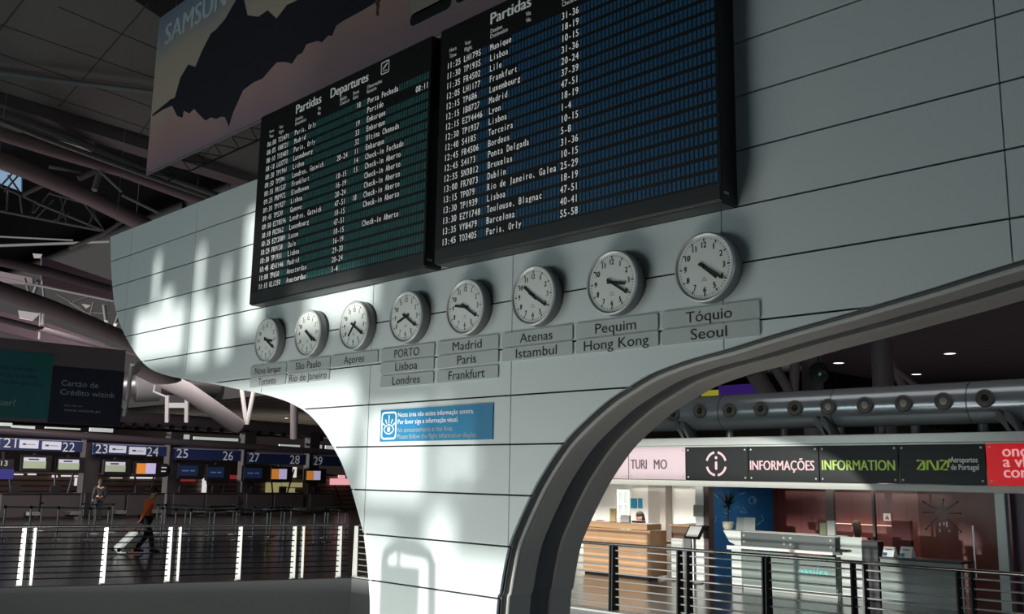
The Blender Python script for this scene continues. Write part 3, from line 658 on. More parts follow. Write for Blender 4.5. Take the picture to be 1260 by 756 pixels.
rp = [Vector((-5.9,5.82,FLOOR)), Vector((0.4,5.92,FLOOR)), Vector((12.0,6.42,FLOOR))]
def on_right(px):
    d = ray(px, 700); k = (5.92-CAM.y)/d.y
    for _ in range(20):
        x = CAM.x+d.x*k; k = ((5.92+(x-.4)*.0431)-CAM.y)/d.y
    x = CAM.x+d.x*k; return Vector((x, 5.92+(x-.4)*.0431, FLOOR))
rd = Vector((1,.0431,0))
balustrade('dark steel balustrade with thin horizontal bars in front of the information shops', rp,
           [(Vector((-4.9,5.84,FLOOR)),rd,0),(Vector((-2.4,5.88,FLOOR)),rd,0)]+[(on_right(x), rd, dbl) for x, dbl in ((755,0),(842,1),(943,0),(1057,1),(1187,1),(1330,0))], mat('dark_post',(44,45,47),.4,.5), 8)
mb = MB(); mb.box((-5.8,VY1+.0,FLOOR),(0,VY1+.3,FLOOR+.03)); mb.prism([(0,VY1+.03),(14,VY1+.55),(14,VY1+.9),(0,VY1+.35)], lambda a,b,d: Vector((a,b,d)), FLOOR, FLOOR+.03)
struct(mb.build('trim_11', mat('pale_kerb',(190,194,188),.4)))

# ------------------------------------------------------------------ shop fronts on the right (parallel to the clock wall)
S = 11.3
M_alu = mat('shop_beam_aluminium', (190,194,190), 0.35, .4)
mb = MB(); mb.box((-6.2,S-.06,-1.02),(16,S+.5,-.84),.015); mb.box((-6.2,S-.02,-1.045),(16,S+.4,-1.02)); struct(mb.build('beam_1', M_alu))
mb = MB(); mb.box((-6.2,S-.02,-1.90),(16,S+.25,-1.775),.01); struct(mb.build('beam_2', mat('lower_beam_white',(222,222,214),.4)))
mb = MB(); mb.box((-6.2,S+.3,-1.02),(16,18,-.9)); struct(mb.build('ceiling_shops', mat('shop_roof',(120,120,118),.6)))
mb = MB(); mb.box((-8.2,S+.3,-1.82),(-.8,16,-1.80)); mb.box((-.8,S+.3,-1.82),(16,16,-1.80)); struct(mb.build('ceiling_shop_inner', mat('shop_ceiling',(150,140,130),.6)))
M_dsign = mat('dark_green_sign', (9,17,16), 0.4, 0, .05, spec=.25)
M_pk = mat('pink_sign', (196,176,182), 0.45)
def sign(x0, x1, m, label, draw):
    t = thing('shop_sign', label, 'sign', ((x0+x1)/2, S-.06, -1.765))
    mb = MB(); mb.box((x0+.006,S-.075,-1.765),(x1-.006,S-.05,-1.05),.004); mb.build('panel', m, t)
    for x in (x0+.07, x1-.07):
        for z in (-1.70,-1.115):
            mb = MB(); mb.lathe([(.0,.02),(.018,.018),(.022,.008),(.022,0)],(x,S-.075,z),(0,-1,0),12); mb.build('fixing_stud', M_steel_b, t)
    draw(t); return t
M_steel_b = mat('bright_stud', (235,235,230), .25, .5)
def dt(parent, name, m, items):
    tb = MB()
    for s_, x, z, cap, w in items: text(tb,s_,(x,S-.079,z),AX,AZ,cap,w,bold=.03)
    return tb.build(name, m, parent)
M_purple = mat('purple_print', (82,58,78), .5)
sign(-4.5,-2.89,M_pk,'pale pink sign panel left of the TURI MO panel, half hidden by the arch', lambda t: None)
sign(-2.886,-1.282,M_pk,'pale pink shop sign with the dark letters TURI MO', lambda t: dt(t,'lettering',M_purple,[('TURI',-3.15+.33,-1.53,.21,.46),('MO',-2.15,-1.53,.21,.36)]))
M_pklet = mat('pale_pink_print', (214,178,184), .5); M_grlet = mat('lime_print', (160,190,84), .5, emit=.22)
def ilogo(t):
    mb = MB(); to = wall3(S-.080); cx, cz = -.48, -1.41
    for a0, a1 in ((100,165),(195,262),(278,345),(15,80)):
        n = 9; A = [math.radians(a0+(a1-a0)*k/n) for k in range(n+1)]
        vs = [to(cx+.27*math.cos(a),cz+.27*math.sin(a),0) for a in A]+[to(cx+.22*math.cos(a),cz+.22*math.sin(a),0) for a in A]; m_ = n+1
        mb.add(vs,[(i,i+1,m_+i+1,m_+i) for i in range(n)])
    mb.prism(rrect(cx-.03,cz-.13,cx+.03,cz+.05,.028), wall3(S-.080), -.002, 0)
    mb.add([to(cx+.035*math.cos(a),cz+.13+.035*math.sin(a),0) for a in [2*math.pi*k/14 for k in range(14)]],[tuple(range(14))])
    mb.build('information_symbol', M_pklet, t)
sign(-1.276,.309,M_dsign,'dark green sign panel with a ring and letter i symbol', ilogo)
sign(.315,1.92,M_dsign,'dark green sign panel reading INFORMAÇÕES in pale pink', lambda t: dt(t,'lettering',M_pklet,[('INFORMAÇÕES',.36,-1.535,.19,1.46)]))
sign(1.926,3.53,M_dsign,'dark green sign panel reading INFORMATION in lime green', lambda t: dt(t,'lettering',M_grlet,[('INFORMATION',1.99,-1.525,.19,1.47)]))
def ana(t):
    mb = MB(); y = S-.080
    X = lambda px, py: PY(px, py, y)
    def stroke(pts): mb.tube([X(*p) for p in pts], .021, 6)
    z1 = lambda l: [(1100+a/7.875, 540+b/7.875) for a, b in l]
    stroke(z1([(222,213),(290,213),(228,300),(295,300)])); stroke(z1([(293,300),(293,228)]))
    stroke(z1([(325,305),(325,215),(350,215),(400,303),(425,303),(425,213)]))
    stroke(z1([(450,213),(512,213),(452,300),(520,300)])); stroke(z1([(525,280),(528,230),(545,196)]))
    mb.build('logo_strokes', M_grlet, t)
    dt(t,'lettering',M_letter,[('Aeroportos',4.49,-1.375,.10,.47),('de Portugal',4.49,-1.505,.10,.48)])
sign(3.536,5.095,M_dsign,'dark green sign panel with a lime three letter logo and Aeroportos de Portugal', ana)
M_red = mat('red_sign', (206,18,28), .4, emit=.5)
M_rl = mat('pale_red_print', (244,180,180), .5, emit=.55)
sign(5.10,7.4,M_red,'bright red sign panel at the right end of the shop fronts', lambda t: dt(t,'lettering',M_rl,[('onç',5.385,-1.27,.19,None),('a vi',5.385,-1.45,.19,None),('con',5.385,-1.63,.19,None)]))
# posts of the shop front
mb = MB(); mb.box((-1.10,S,FLOOR),(-.885,S+.2,-1.775),.01); struct(mb.build('trim_12', M_white))
mb = MB(); mb.box((-.885,S+.02,FLOOR),(-.76,S+.2,-1.8)); struct(mb.build('trim_18', mat('dark_brown_reveal',(70,54,50),.5)))
mb = MB(); mb.box((5.165,S,FLOOR),(5.34,S+.15,-1.775),.01); struct(mb.build('trim_13', mat('pale_steel_jamb',(150,156,154),.35,.3)))
mb = MB(); mb.box((5.34,S+.25,FLOOR),(16,S+.35,-1.8)); struct(mb.build('wall_purple', mat('dim_purple_panel',(84,62,82),.4)))
# tourism interior
mb = MB(); mb.box((-8.6,15,FLOOR),(-.885,15.15,-1.8)); struct(mb.build('wall_back', mat('tourism_back_wall',(232,230,220),.6)))
mb = MB(); mb.box((-5.0,14.7,FLOOR),(-4.42,15,-1.8)); struct(mb.build('column_1', mat('grey_column',(168,160,152),.6)))
mb = MB(); mb.box((-8.7,11.6,FLOOR),(-8.6,15,-1.8)); struct(mb.build('wall_side', mat('pink_side_wall',(206,170,188),.6)))
for k, (pxa, pxb) in enumerate(((775,783.5),(785.5,790))):
    a, b = PY(pxa,613.5,14.98), PY(pxb+ (0 if k else 0),626,14.98)
    mb = MB(); mb.box((a.x,14.96,b.z),(b.x,14.995,a.z)); o = mb.build('poster', mat('poster_blue',(30,140,176),.5)); tag(o,('left' if k == 0 else 'right')+' one of two blue posters on the white wall behind the tourism desk','poster','blue posters behind the tourism desk')
# framed glazed screen left of the posters
t = thing('glazed_screen','white framed glazed screen standing behind the tourism desk','screen',(PY(768,640,13.6).x,13.6,FLOOR))
x0, x1 = PY(761,610,13.6).x, PY(774,610,13.6).x
mb = MB()
for x in (x0,(x0+x1)/2,x1): mb.box((x-.025,13.57,FLOOR),(x+.025,13.63,-2.05))
for z in (-2.07,-2.42,-2.75,-3.1): mb.box((x0,13.575,z-.02),(x1,13.625,z+.02))
mb.build('frame', M_white, t); mb = MB(); mb.box((x0,13.595,FLOOR+.05),(x1,13.605,-2.07)); mb.build('pane', M_glassy, t)
# wooden tourism desk
M_wood = mat('orange_beech', (206,164,124), .38, 0, .14, 2.5); M_woodd = mat('brown_wood', (112,84,60), .45, 0, .15, 3)
dx0, dx1, dtop = -3.74, -1.80, -2.72
t = thing('reception_desk','tall light wooden tourism reception desk behind the balustrade','desk',((dx0+dx1)/2,10.9,FLOOR))
mb = MB(); mb.box((dx0,10.6,FLOOR+.06),(dx1,10.66,dtop-.16),.006); mb.build('front_panel', M_wood, t)
mb = MB(); mb.box((dx0-.04,10.62,dtop-.15),(dx1-.10,11.15,dtop-.02),.01); mb.build('upper_ledge', M_wood, t)
mb = MB(); mb.box((dx0,10.66,FLOOR+.06),(dx0+.05,11.9,dtop-.16)); mb.box((dx1-.05,10.66,FLOOR+.06),(dx1,11.2,dtop-.16)); mb.build('side_panel', M_wood, t)
mb = MB(); mb.box((dx0+.05,10.7,-3.18),(dx1-.05,11.85,-3.14)); mb.build('worktop', M_woodd, t)
mb = MB(); mb.box((dx0+.03,10.63,FLOOR),(dx1-.03,10.9,FLOOR+.06)); mb.build('plinth', M_dark, t)
t = thing('side_desk','low dark brown side desk right of the wooden reception desk','desk',(-1.2,11.6,FLOOR))
mb = MB(); mb.box((-1.74,11.3,FLOOR),(-1.12,11.36,-2.78),.005); mb.box((-1.15,11.3,FLOOR),(-1.11,12.2,-2.78)); mb.build('front_panel', M_woodd, t)
mb = MB(); mb.box((-1.78,11.25,-2.78),(-1.10,12.2,-2.74),.008); mb.build('worktop', M_wood, t)
t = thing('white_cabinet','small white cabinet in front of the brown side desk','cabinet',(-1.34,11.1,FLOOR))
mb = MB(); mb.box((-1.50,10.95,FLOOR+.05),(-1.18,11.25,-3.02),.01); mb.build('body', M_white, t); mb = MB(); mb.box((-1.48,10.935,FLOOR+.08),(-1.20,10.95,-3.06)); mb.build('door', mat('cabinet_door',(206,206,200),.5), t)
def brochure(name, pxs, pys, y, m, label, group=None, lean=.12):
    a, b = PY(pxs[0],pys[0],y), PY(pxs[1],pys[1],y)
    t = thing(name, label, 'brochure', ((a.x+b.x)/2, y, b.z), 0, group)
    mb = MB(); z0, z1 = b.z, a.z; h = z1-z0
    mb.add([(a.x,y,z0),(b.x,y,z0),(b.x,y+lean*h,z1),(a.x,y+lean*h,z1),(a.x,y+.02,z0),(b.x,y+.02,z0),(b.x,y+lean*h+.02,z1),(a.x,y+lean*h+.02,z1)],[(0,1,2,3),(7,6,5,4),(0,4,5,1),(1,5,6,2),(2,6,7,3),(3,7,4,0)])
    mb.build('sheet', m, t); return t
dz = lambda z: z
def on_desk(px0, px1, pytop, y, z0, name, m, label, cat, th=.2, bev=.01):
    a = PY(px0,pytop,y); b = PY(px1,pytop,y)
    mb = MB(); mb.box((a.x,y,z0),(b.x,y+th,a.z),bev); o = mb.build(name, m); tag(o,label,cat); return o
on_desk(750,757.5,626,11.0,dtop-.02,'leaflet_holder',mat('leaflet_cream',(226,200,140),.5),'cream leaflet standing on the left end of the wooden desk','leaflet',.05)
on_desk(763,774,634,10.9,dtop-.02,'desk_monitor',mat('grey_white_plastic',(205,203,198),.5),'white monitor back standing in the middle of the wooden desk','monitor',.08)
on_desk(733,740,640,10.95,dtop-.02,'brown_box',M_woodd,'small brown box on the left end of the wooden desk','box',.12)
on_desk(777,790,641,11.0,dtop-.02,'keyboard_tray',M_dark,'black telephone lying on the wooden desk near the clerk','telephone',.15)
# steel stand with slanted display
t = thing('display_stand','slim steel stand with slanted information display beside the white post','stand',(-1.13,10.8,FLOOR))
sx = PY(853,660,10.8).x
mb = MB(); mb.tube([(sx,10.8,FLOOR+.02),(sx,10.8,-2.95)],.035,12); mb.build('pole', M_steel, t)
mb = MB(); mb.lathe([(0,.03),(.2,.02),(.22,0),(0,0)],(sx,10.8,FLOOR),(0,0,1),20); mb.build('base', M_steel, t)
mb = MB(); mb.bar((sx,10.72,-2.98),(sx,10.95,-2.72),.42,.05,(1,0,0)); mb.M = Matrix.Identity(4)
mb = MB(); mb.add([(sx-.16,10.68,-2.97),(sx+.22,10.68,-2.97),(sx+.22,10.9,-2.72),(sx-.16,10.9,-2.72),(sx-.16,10.72,-3.0),(sx+.22,10.72,-3.0),(sx+.22,10.94,-2.75),(sx-.16,10.94,-2.75)],[(0,1,2,3),(7,6,5,4),(0,4,5,1),(1,5,6,2),(2,6,7,3),(3,7,4,0)]); mb.build('display', M_dark, t)
mb = MB(); mb.add([(sx-.12,10.69,-2.945),(sx+.18,10.69,-2.945),(sx+.18,10.875,-2.735),(sx-.12,10.875,-2.735)],[(0,1,2,3)]); mb.build('sheet', M_white, t)
a = PY(856,655,S-.02); b = PY(866,627,S-.02); mb = MB(); mb.box((-1.12,S-.05,-2.55),(-.87,S,-2.30),.01); tag(mb.build('wall_box', mat('grey_box',(160,158,150),.5)),'small grey control box fixed on the white shop post','box')
# information interior
def blue_wall():
    m = mat('blue_mural', (10,92,148), .5, 0, .12, 1.5); return m
mb = MB(); mb.box((-.885,S+.2,FLOOR),(-.775,14.0,-1.8)); o = struct(mb.build('wall_blue', blue_wall()))
mb = MB(); rnd = random.Random(3); XB = -.765
for px, py, sc in ((882,610,5),(912,606,6),(926,615,7),(934,640,9),(915,628,6),(905,645,6),(878,640,5)):
    c = PX(px,py,XB); mb.tube([(XB,c.y+rnd.uniform(-1,1)*.03*sc,c.z+rnd.uniform(-1,1)*.014*sc) for _ in range(4)], .010, 5)
for px, py in ((926,616),(893,628)):
    c = PX(px,py,XB); mb.tube([(XB,c.y+.16*math.cos(a),c.z+.08*math.sin(a)) for a in [2*math.pi*k/14 for k in range(15)]],.010,5)
struct(mb.build('trim_14', mat('mural_chalk',(120,168,200),.6)))
mb = MB(); mb.box((-.885,14.0,FLOOR),(8.2,14.1,-1.8)); struct(mb.build('wall_red', stripes('red_wood_panelling',(104,54,48),(70,32,30),0,.62,.02,.3)))
a = PY(1028,644,13.9); b = PY(1114,648.5,13.9)
o = MB().box((a.x,13.8,b.z),(b.x,13.98,a.z),.01).build('light_shelf', mat('light_shelf_glow',(255,214,196),.5,emit=1.3)); tag(o,'glowing shelf light strip on the red back wall','light')
a = PY(1087,632,13.97); b = PY(1096.5,641.5,13.97)
t = thing('wall_sign','small square white sign on the red wall above the light strip','sign',((a.x+b.x)/2,13.97,b.z)); MB().box((a.x,13.96,b.z),(b.x,13.985,a.z)).build('frame', M_white, t)
MB().prism([(a.x+.03,b.z+.03),(b.x-.03,b.z+.03),((a.x+b.x)/2,a.z-.03)], wall3(13.958), -.001, .001).build('triangle_mark', M_grey, t)
# glass front of the right part: mullions, pane with printed emblem, handle
for k, (px, w) in enumerate(((1022,.16),(1075,.05))):
    x = PY(px,620,11.9).x; struct(MB().box((x-w/2,11.86,FLOOR),(x+w/2,11.94,-1.8)).build('trim_%d' % (15+k), mat('dark_mullion',(40,26,24),.4)))
gx0, gx1 = PY(1131,640,S+.15).x, 5.165
t = thing('door_1','glass door with printed emblem and long steel handle','door',((gx0+gx1)/2,S+.15,FLOOR)); t['kind'] = 'structure'
mb = MB(); mb.box((gx0,S+.145,FLOOR+.02),(gx1-.01,S+.157,-1.9)); mb.build('pane', mat('smoked_glass',(74,58,50),.45,0,.03,alpha=.28,spec=.15), t)
hx = PY(1199,680,S+.08).x; za, zb = PY(1199,647,S+.08).z, PY(1205,713,S+.08).z
mb = MB(); mb.tube([(hx,S+.08,zb),(hx,S+.08,za)],.018,10); 
for z in (za-.12,zb+.12): mb.tube([(hx,S+.08,z),(hx,S+.15,z)],.012,8)
mb.build('door_handle', M_steel_b, t)
mb = MB(); c = PY(1159,631.5,S+.14); to = wall3(S+.139)
ring_poly(mb,[(c.x+.115*math.cos(2*math.pi*k/24),c.z+.115*math.sin(2*math.pi*k/24)) for k in range(24)],[(c.x+.095*math.cos(2*math.pi*k/24),c.z+.095*math.sin(2*math.pi*k/24)) for k in range(24)],to,0)
mb.build('emblem_ring', mat('teal_print',(70,140,132),.5), t)
mb = MB()
for a0, L in ((35,.22),(0,.2),(150,.25),(180,.2),(225,.3),(315,.32),(80,.12)):
    a = math.radians(a0); d = Vector((math.cos(a),0,math.sin(a))); p = Vector((c.x,S+.137,c.z))+d*.13; q = p+d*L; mb.tube([p,q],.007,5); mb.sphere(q,.018,8,6)
mb.build('emblem_lines', mat('dark_print',(46,32,30),.5), t)
mb = MB()
for px, py, h in ((1156.5,646,4),(1156.5,653,4),(1161.5,645,3),(1165,645.5,6),(1168,654,2)):
    p = PY(px,py,S+.135); mb.box((p.x-.012,S+.133,p.z-.016*h/2),(p.x+.012,S+.138,p.z+.016*h/2))
mb.build('opening_hours_print', M_letter, t)
# information counter with glass front panels
ix0, ix1, iy = .06, 2.40, 10.8
t = thing('information_counter','white information counter with grey glass front panels','counter',((ix0+ix1)/2,iy+.4,FLOOR))
M_cw = mat('counter_white',(222,226,220),.35)
mb = MB(); mb.box((ix0+.27,iy+.02,-3.06),(ix1,iy+.05,-2.79),.004); mb.build('upper_glass_panel', mat('counter_grey_glass',(96,102,100),.2,0,.04), t)
mb = MB(); mb.box((ix0+.2,iy-.12,-3.12),(ix1+.02,iy+.6,-3.06),.01); mb.build('shelf', M_cw, t)
mb = MB(); mb.prism([(ix0-.12,-2.78),(ix0+.3,-2.78),(ix0+.3,-3.12),(ix0+.02,-3.0)], wall3(iy), 0, .5); mb.box((ix0-.04,iy,-3.16),(ix0+.3,iy+.6,-3.08)); mb.box((ix0+.05,iy+.02,FLOOR),(ix0+.29,iy+.6,-3.12),.01); mb.build('end_panel', M_cw, t)
mb = MB(); mb.box((ix0+.3,iy,FLOOR+.08),(ix1,iy+.025,-3.16)); mb.build('lower_glass_panel', mat('counter_green_glass',(138,150,144),.15,0,.05), t)
mb = MB(); mb.box((ix0+.3,iy+.05,FLOOR),(ix1,iy+.7,FLOOR+.08)); mb.build('plinth', M_cw, t)
mb = MB(); mb.box((ix0+.3,iy+.05,-2.81),(ix1,iy+.55,-2.78),.006); mb.build('top', M_cw, t)
for x in (ix0+.36,(ix0+ix1)/2+.1,(ix0+ix1)/2+.24,ix1-.08):
    for z in (-2.86,-2.98,-3.22):
        mb = MB(); mb.lathe([(0,.02),(.02,.018),(.024,0)],(x,iy+.02 if z > -3.1 else iy,z),(0,-1,0),10); mb.build('fixing_stud', M_steel_b, t)
tb = MB(); text(tb,'easi/rs',(1.63,iy-.003,-3.53),AX,AZ,.15,.62,bold=.02); tb.build('teal_lettering', mat('teal_letters',(90,206,200),.5), t)
t = thing('frosted_screen','pale frosted glass counter screen right of the information counter','counter',(2.8,iy+.3,FLOOR))
a = PY(1028,660,iy+.2); b = PY(1061,664,iy+.2)
mb = MB(); mb.box((a.x,iy+.2,FLOOR),(b.x,iy+.23,a.z)); mb.build('panel', mat('frosted_pale',(190,198,192),.3,0,.03), t)
mb = MB(); mb.box((b.x,iy+.15,FLOOR),(b.x+.32,iy+.4,a.z-.05),.01); mb.build('dark_pillar', M_dark, t)
t = thing('brochure_counter','grey glazed counter holding brochures at the right of the information desk','counter',(4.2,iy+.3,FLOOR))
a = PY(1083,692,iy+.1); b = PY(1184,700,iy+.1)
mb = MB(); mb.box((a.x,iy+.1,FLOOR),(b.x,iy+.13,-3.13)); mb.build('front_panel', mat('counter_green_glass',(138,150,144)), t)
mb = MB(); mb.box((a.x,iy+.05,-3.13),(b.x,iy+.6,-3.09),.008); mb.build('top', M_dark, t)
BT = -3.09
for k, (p0, p1, w) in enumerate(((1085,1099.5,'left'),(1106,1121.5,'right'))):
    a, b = PY(p0,673,iy+.2), PY(p1,690,iy+.2)
    t = thing('brochure_stand', w+' one of two white brochure stands with a blue corner on the grey counter', 'brochure stand', ((a.x+b.x)/2,iy+.25,BT), 0, 'brochure stands')
    mb = MB(); mb.add([(a.x,iy+.2,BT),(b.x,iy+.2,BT),(b.x,iy+.28,a.z),(a.x,iy+.28,a.z),(a.x,iy+.4,BT),(b.x,iy+.4,BT),(b.x,iy+.31,a.z),(a.x,iy+.31,a.z)],[(0,1,2,3),(7,6,5,4),(0,4,5,1),(1,5,6,2),(2,6,7,3),(3,7,4,0)]); mb.build('holder', mat('brochure_white',(226,232,230),.5), t)
    hgt = a.z-BT; f_ = lambda u, v: Vector((a.x+(b.x-a.x)*u, iy+.198+.08*v, BT+hgt*v-.0))
    mb = MB(); mb.add([f_(.02,.05),f_(.4,.05),f_(.4,.4),f_(.02,.4)],[(0,1,2,3)]); mb.build('blue_corner', mat('brochure_blue',(30,120,160) if k else (60,90,130),.5) if k == 0 else mat('brochure_teal',(30,150,160),.5), t)
    mb = MB(); mb.add([f_(.2,.68),f_(.8,.68),f_(.8,.78),f_(.2,.78)],[(0,1,2,3)]); mb.build('title_block', M_grey, t)
# plant on the counter end
pc = PY(896,655,iy+.3); px_ = pc.x
t = thing('potted_palm','dark green palm in a white pot on the left end of the counter','plant',(px_,iy+.3,-2.78))
mb = MB(); mb.lathe([(0,0),(.075,0),(.105,.06),(.115,.16),(.105,.165),(.095,.15),(0,.145)],(px_,iy+.3,-2.78),(0,0,1),20); mb.build('pot', mat('ivory_pot',(214,210,190),.4), t)
mb = MB(); mb.tube([(px_,iy+.3,-2.64),(px_+.02,iy+.3,-2.28)],.018,6); mb.build('stem', mat('palm_stem',(64,56,36),.7), t)
mb = MB(); rnd = random.Random(5)
for k in range(80):
    a = rnd.uniform(0,2*math.pi); e = rnd.uniform(-.2,1.3); L = rnd.uniform(.34,.62); base = Vector((px_+.02,iy+.3,-2.28)); d = Vector((math.cos(a)*math.cos(e),math.sin(a)*math.cos(e),math.sin(e)))
    s = d.cross(AZ).normalized()*.02; pts = []
    for i in range(6):
        f = i/5; c = base+d*L*f-AZ*.28*L*f*f; w = s*(1-f)*min(1,f*4+.3); pts += [c-w, c+w]
    mb.add(pts,[(2*i,2*i+1,2*i+3,2*i+2) for i in range(5)])
mb.build('fronds', mat('palm_green',(30,46,30),.5), t)
t = thing('information_folder','open grey folder standing on the counter right of the palm','folder',(PY(914,650,iy+.3).x,iy+.3,-2.78))
for p0, p1, dy in ((903,914,.0),(914,925,.0)):
    a, b = PY(p0,637,iy+.3), PY(p1,637,iy+.3); mb = MB(); ya = iy+.3+(.06 if p0 == 903 else 0); yb = iy+.3+(0 if p0 == 903 else .06)
    mb.add([(a.x,ya,-2.78),(b.x+.03*(p0>910),yb,-2.78),(b.x,yb+.06,a.z),(a.x,ya+.06,a.z),(a.x,ya+.012,-2.78),(b.x+.03*(p0>910),yb+.012,-2.78),(b.x,yb+.072,a.z),(a.x,ya+.072,a.z)],[(0,1,2,3),(7,6,5,4),(0,4,5,1),(1,5,6,2),(2,6,7,3),(3,7,4,0)]); mb.build('cover', mat('folder_grey',(150,156,152),.45), t)
on_desk(1017,1027,641,iy+.25,-2.78,'tablet_stand',mat('tablet_silver',(176,178,172),.4),'silver slanted tablet back at the right end of the information counter','tablet',.05)
on_desk(1008,1016.5,644,iy+.3,-2.78,'flower_vase',mat('green_white_print',(120,128,96),.6,0,.5,30),'small patterned green and white box beside the silver tablet','box',.1)
on_desk(1027,1042,676,iy+.05,-3.06,'dark_stapler',M_dark,'small black device lying at the end of the white counter shelf','device',.12,.02)

# ------------------------------------------------------------------ air duct with nozzles above the shops
DY, DZ, DR = 11.8, -.27, .39
t = thing('air_duct','long round steel air duct with a row of nozzles above the shop signs','duct',(4,DY,DZ-DR))
M_duct = mat('duct_steel',(160,168,174),.22,.5,.08,1.5)
mb = MB(); mb.tube([(-5.5,DY,DZ),(18,DY,DZ)],DR,40); mb.build('pipe', M_duct, t)
mb = MB()
for x in (-3.2,-.55,2.1,4.75,7.4,10): mb.tube([(x-.01,DY,DZ),(x+.01,DY,DZ)],DR+.004,40)
mb.build('seam_rings', mat('duct_seam',(84,88,92),.4,.7), t)
M_noz = mat('nozzle_dark',(92,90,86),.4,.3)
NP = [(828.5,509.7),(861,506),(897.5,505),(936,503.5),(977.8,502.4),(1019,500.6),(1064,498.7),(1111.4,496.5),(1160.7,494),(1211.8,490.3)]
for i, (px, py) in enumerate(NP):
    c = PY(px,py,DY-DR-.03)
    mb = MB(); mb.lathe([(.13,-.08),(.15,.0),(.165,.04),(.16,.075),(.13,.085),(.115,.07),(.10,.05),(.085,.065),(.07,.06)],(c.x,DY-DR+.02,c.z),(0,-1,0),24); n_ = mb.build('nozzle', M_noz, t)
    mb = MB(); mb.lathe([(.072,.055),(.05,.035),(0,.03)],(c.x,DY-DR+.02,c.z),(0,-1,0),20)
    mb.build('throat', M_dark if i not in (5,6,7,8) else mat('nozzle_lit_throat',(170,166,156),.4), n_)  # paler colour puts the lit look into four throats
for px in (843,1016,1243):
    x = PY(px,530,DY-.3).x
    mb = MB()
    for o in (-.05,.09): mb.prism([(x+o-.12,-.45),(x+o-.02,-.52),(x+o+.10,-.80),(x+o+.12,-.838),(x+o+.06,-.838),(x+o-.02,-.72),(x+o-.14,-.6)], wall3(DY-.42), -.02, .35)
    mb.build('support_foot', M_archd, t)
# clutter line behind the duct
mb = MB()
for x in (-1.0,.4,1.7,2.6,3.3,4.6,5.6): mb.tube([(x,12.6,-.9),(x,12.6,-.55)],.09,10)
o = mb.build('trim_17', M_pipe); struct(o)
# columns and struts beyond, under the dark ceiling
M_col = mat('pale_column',(150,142,146),.5)
def column(px, y, r, label, name='column_2'):
    p = PY(px,470,y); mb = MB(); mb.tube([(p.x,y,FLOOR),(p.x,y,CZ)],r,16)
    return struct(mb.build(name, M_col))
p = PY(1086,455,26); mb = MB(); mb.tube([(p.x,26,FLOOR),(p.x,26,CZ)],.36,18); mb.prism([(p.x-1.7,CZ-.02),(p.x+.45,CZ-.02),(p.x+.45,CZ-.75),(p.x-.4,CZ-.75),(p.x-.6,CZ-.45),(p.x-1.7,CZ-.25)], wall3(26), -.3,.3); struct(mb.build('column_2', M_col))
p = PY(1000,470,30); mb = MB(); mb.tube([(p.x,30,FLOOR),(p.x,30,CZ)],.42,18); struct(mb.build('column_3', M_col))
for (xa, ya), (xb, yb), r in (((932,470),(958,505),.35),((956,460),(985,505),.2),((985,450),(975,500),.2),((1100,455),(1118,490),.16),((1098,460),(1145,490),.12)):
    mb = MB(); mb.tube([PD(xa-6,ya-14,38), PD(xb,yb,39)], r, 12); struct(mb.build('roof_strut', M_col))
o = MB(); a, b = PY(996,448,28), PY(1019,470,28); o.sphere(((a.x+b.x)/2,28,(a.z+b.z)/2),.42,20,12,(1,.5,1)); o.tube([((a.x+b.x)/2,28,(a.z+b.z)/2+.35),((a.x+b.x)/2,28,CZ)],.03,6); o = o.build('convex_mirror', mat('mirror_green',(62,84,80),.2,.3)); tag(o,'round greenish convex mirror hanging beside the far column','mirror')
for k, (px, py, w) in enumerate(((1031.8,446.5,'left'),(1168.7,434.8,'highest, right'),(1127.5,460.4,'lowest'))):
    c = PZ(px,py,CZ)
    t = thing('downlight',['round ceiling downlight nearest the pale columns','round ceiling downlight highest on the dark ceiling at the right','round ceiling downlight lowest and furthest on the dark ceiling'][k],'lamp',(c.x,c.y,CZ),0,'downlights of the dark ceiling')
    MB().lathe([(.30,0),(.34,-.03),(.24,-.03)],c,(0,0,1),20).build('ring', M_white, t)
    MB().lathe([(.25,-.02),(0,-.02)],c,(0,0,1),20).build('lens', mat('lamp_glow',(255,250,240),.5,emit=3), t)
a, b = PY(884,475,30), PY(948,486,30)
t = thing('hanging_sign','purple and yellow hanging sign above the air duct','sign',((a.x+b.x)/2,30,b.z))
mb = MB()
for x in (a.x+.2,b.x-.2): mb.tube([(x,30.05,a.z),(x,30.05,CZ)],.02,6)
mb.build('hanging_rod', M_dark, t)
MB().box((a.x,30,b.z-1.0),(b.x,30.1,a.z)).build('purple_panel', mat('purple_panel',(96,60,180),.4,emit=.15), t)
a2 = PY(862,481,29.9); MB().box((a2.x,29.95,b.z-1.0),(a.x-.01,30.05,a2.z)).build('yellow_panel', mat('yellow_panel',(226,220,70),.4,emit=.3), t)

# ------------------------------------------------------------------ check-in hall on the left
R1, R2 = PD(0,577,42), PD(420,583.5,56); ru = Vector((R2.x-R1.x, R2.y-R1.y, 0)).normalized(); rn = Vector((ru.y,-ru.x,0))   # rn faces the viewer
RZ = math.atan2(ru.y, ru.x)
def PR(px, py, off=0.0):      # point of the counter row's front plane, moved off towards the viewer
    d = ray(px, py); A = R1+rn*off; return CAM + d*((A-CAM).dot(rn)/d.dot(rn))
def rowbox(mb, p, q, t0=0.0, t1=0.1, bev=0.0):
    """upright box in the row's direction spanning points p (top left) and q (bottom right)"""
    M = Matrix.Translation(Vector((p.x,p.y,0))) @ Matrix.Rotation(RZ,4,'Z'); old = mb.M; mb.M = M
    w = (Vector((q.x,q.y,0))-Vector((p.x,p.y,0))).dot(ru)
    mb.box((0,-t1,q.z),(w,-t0,p.z),bev); mb.M = old
M_navy = mat('navy_sign', (44,58,104), .45, 0, .04)
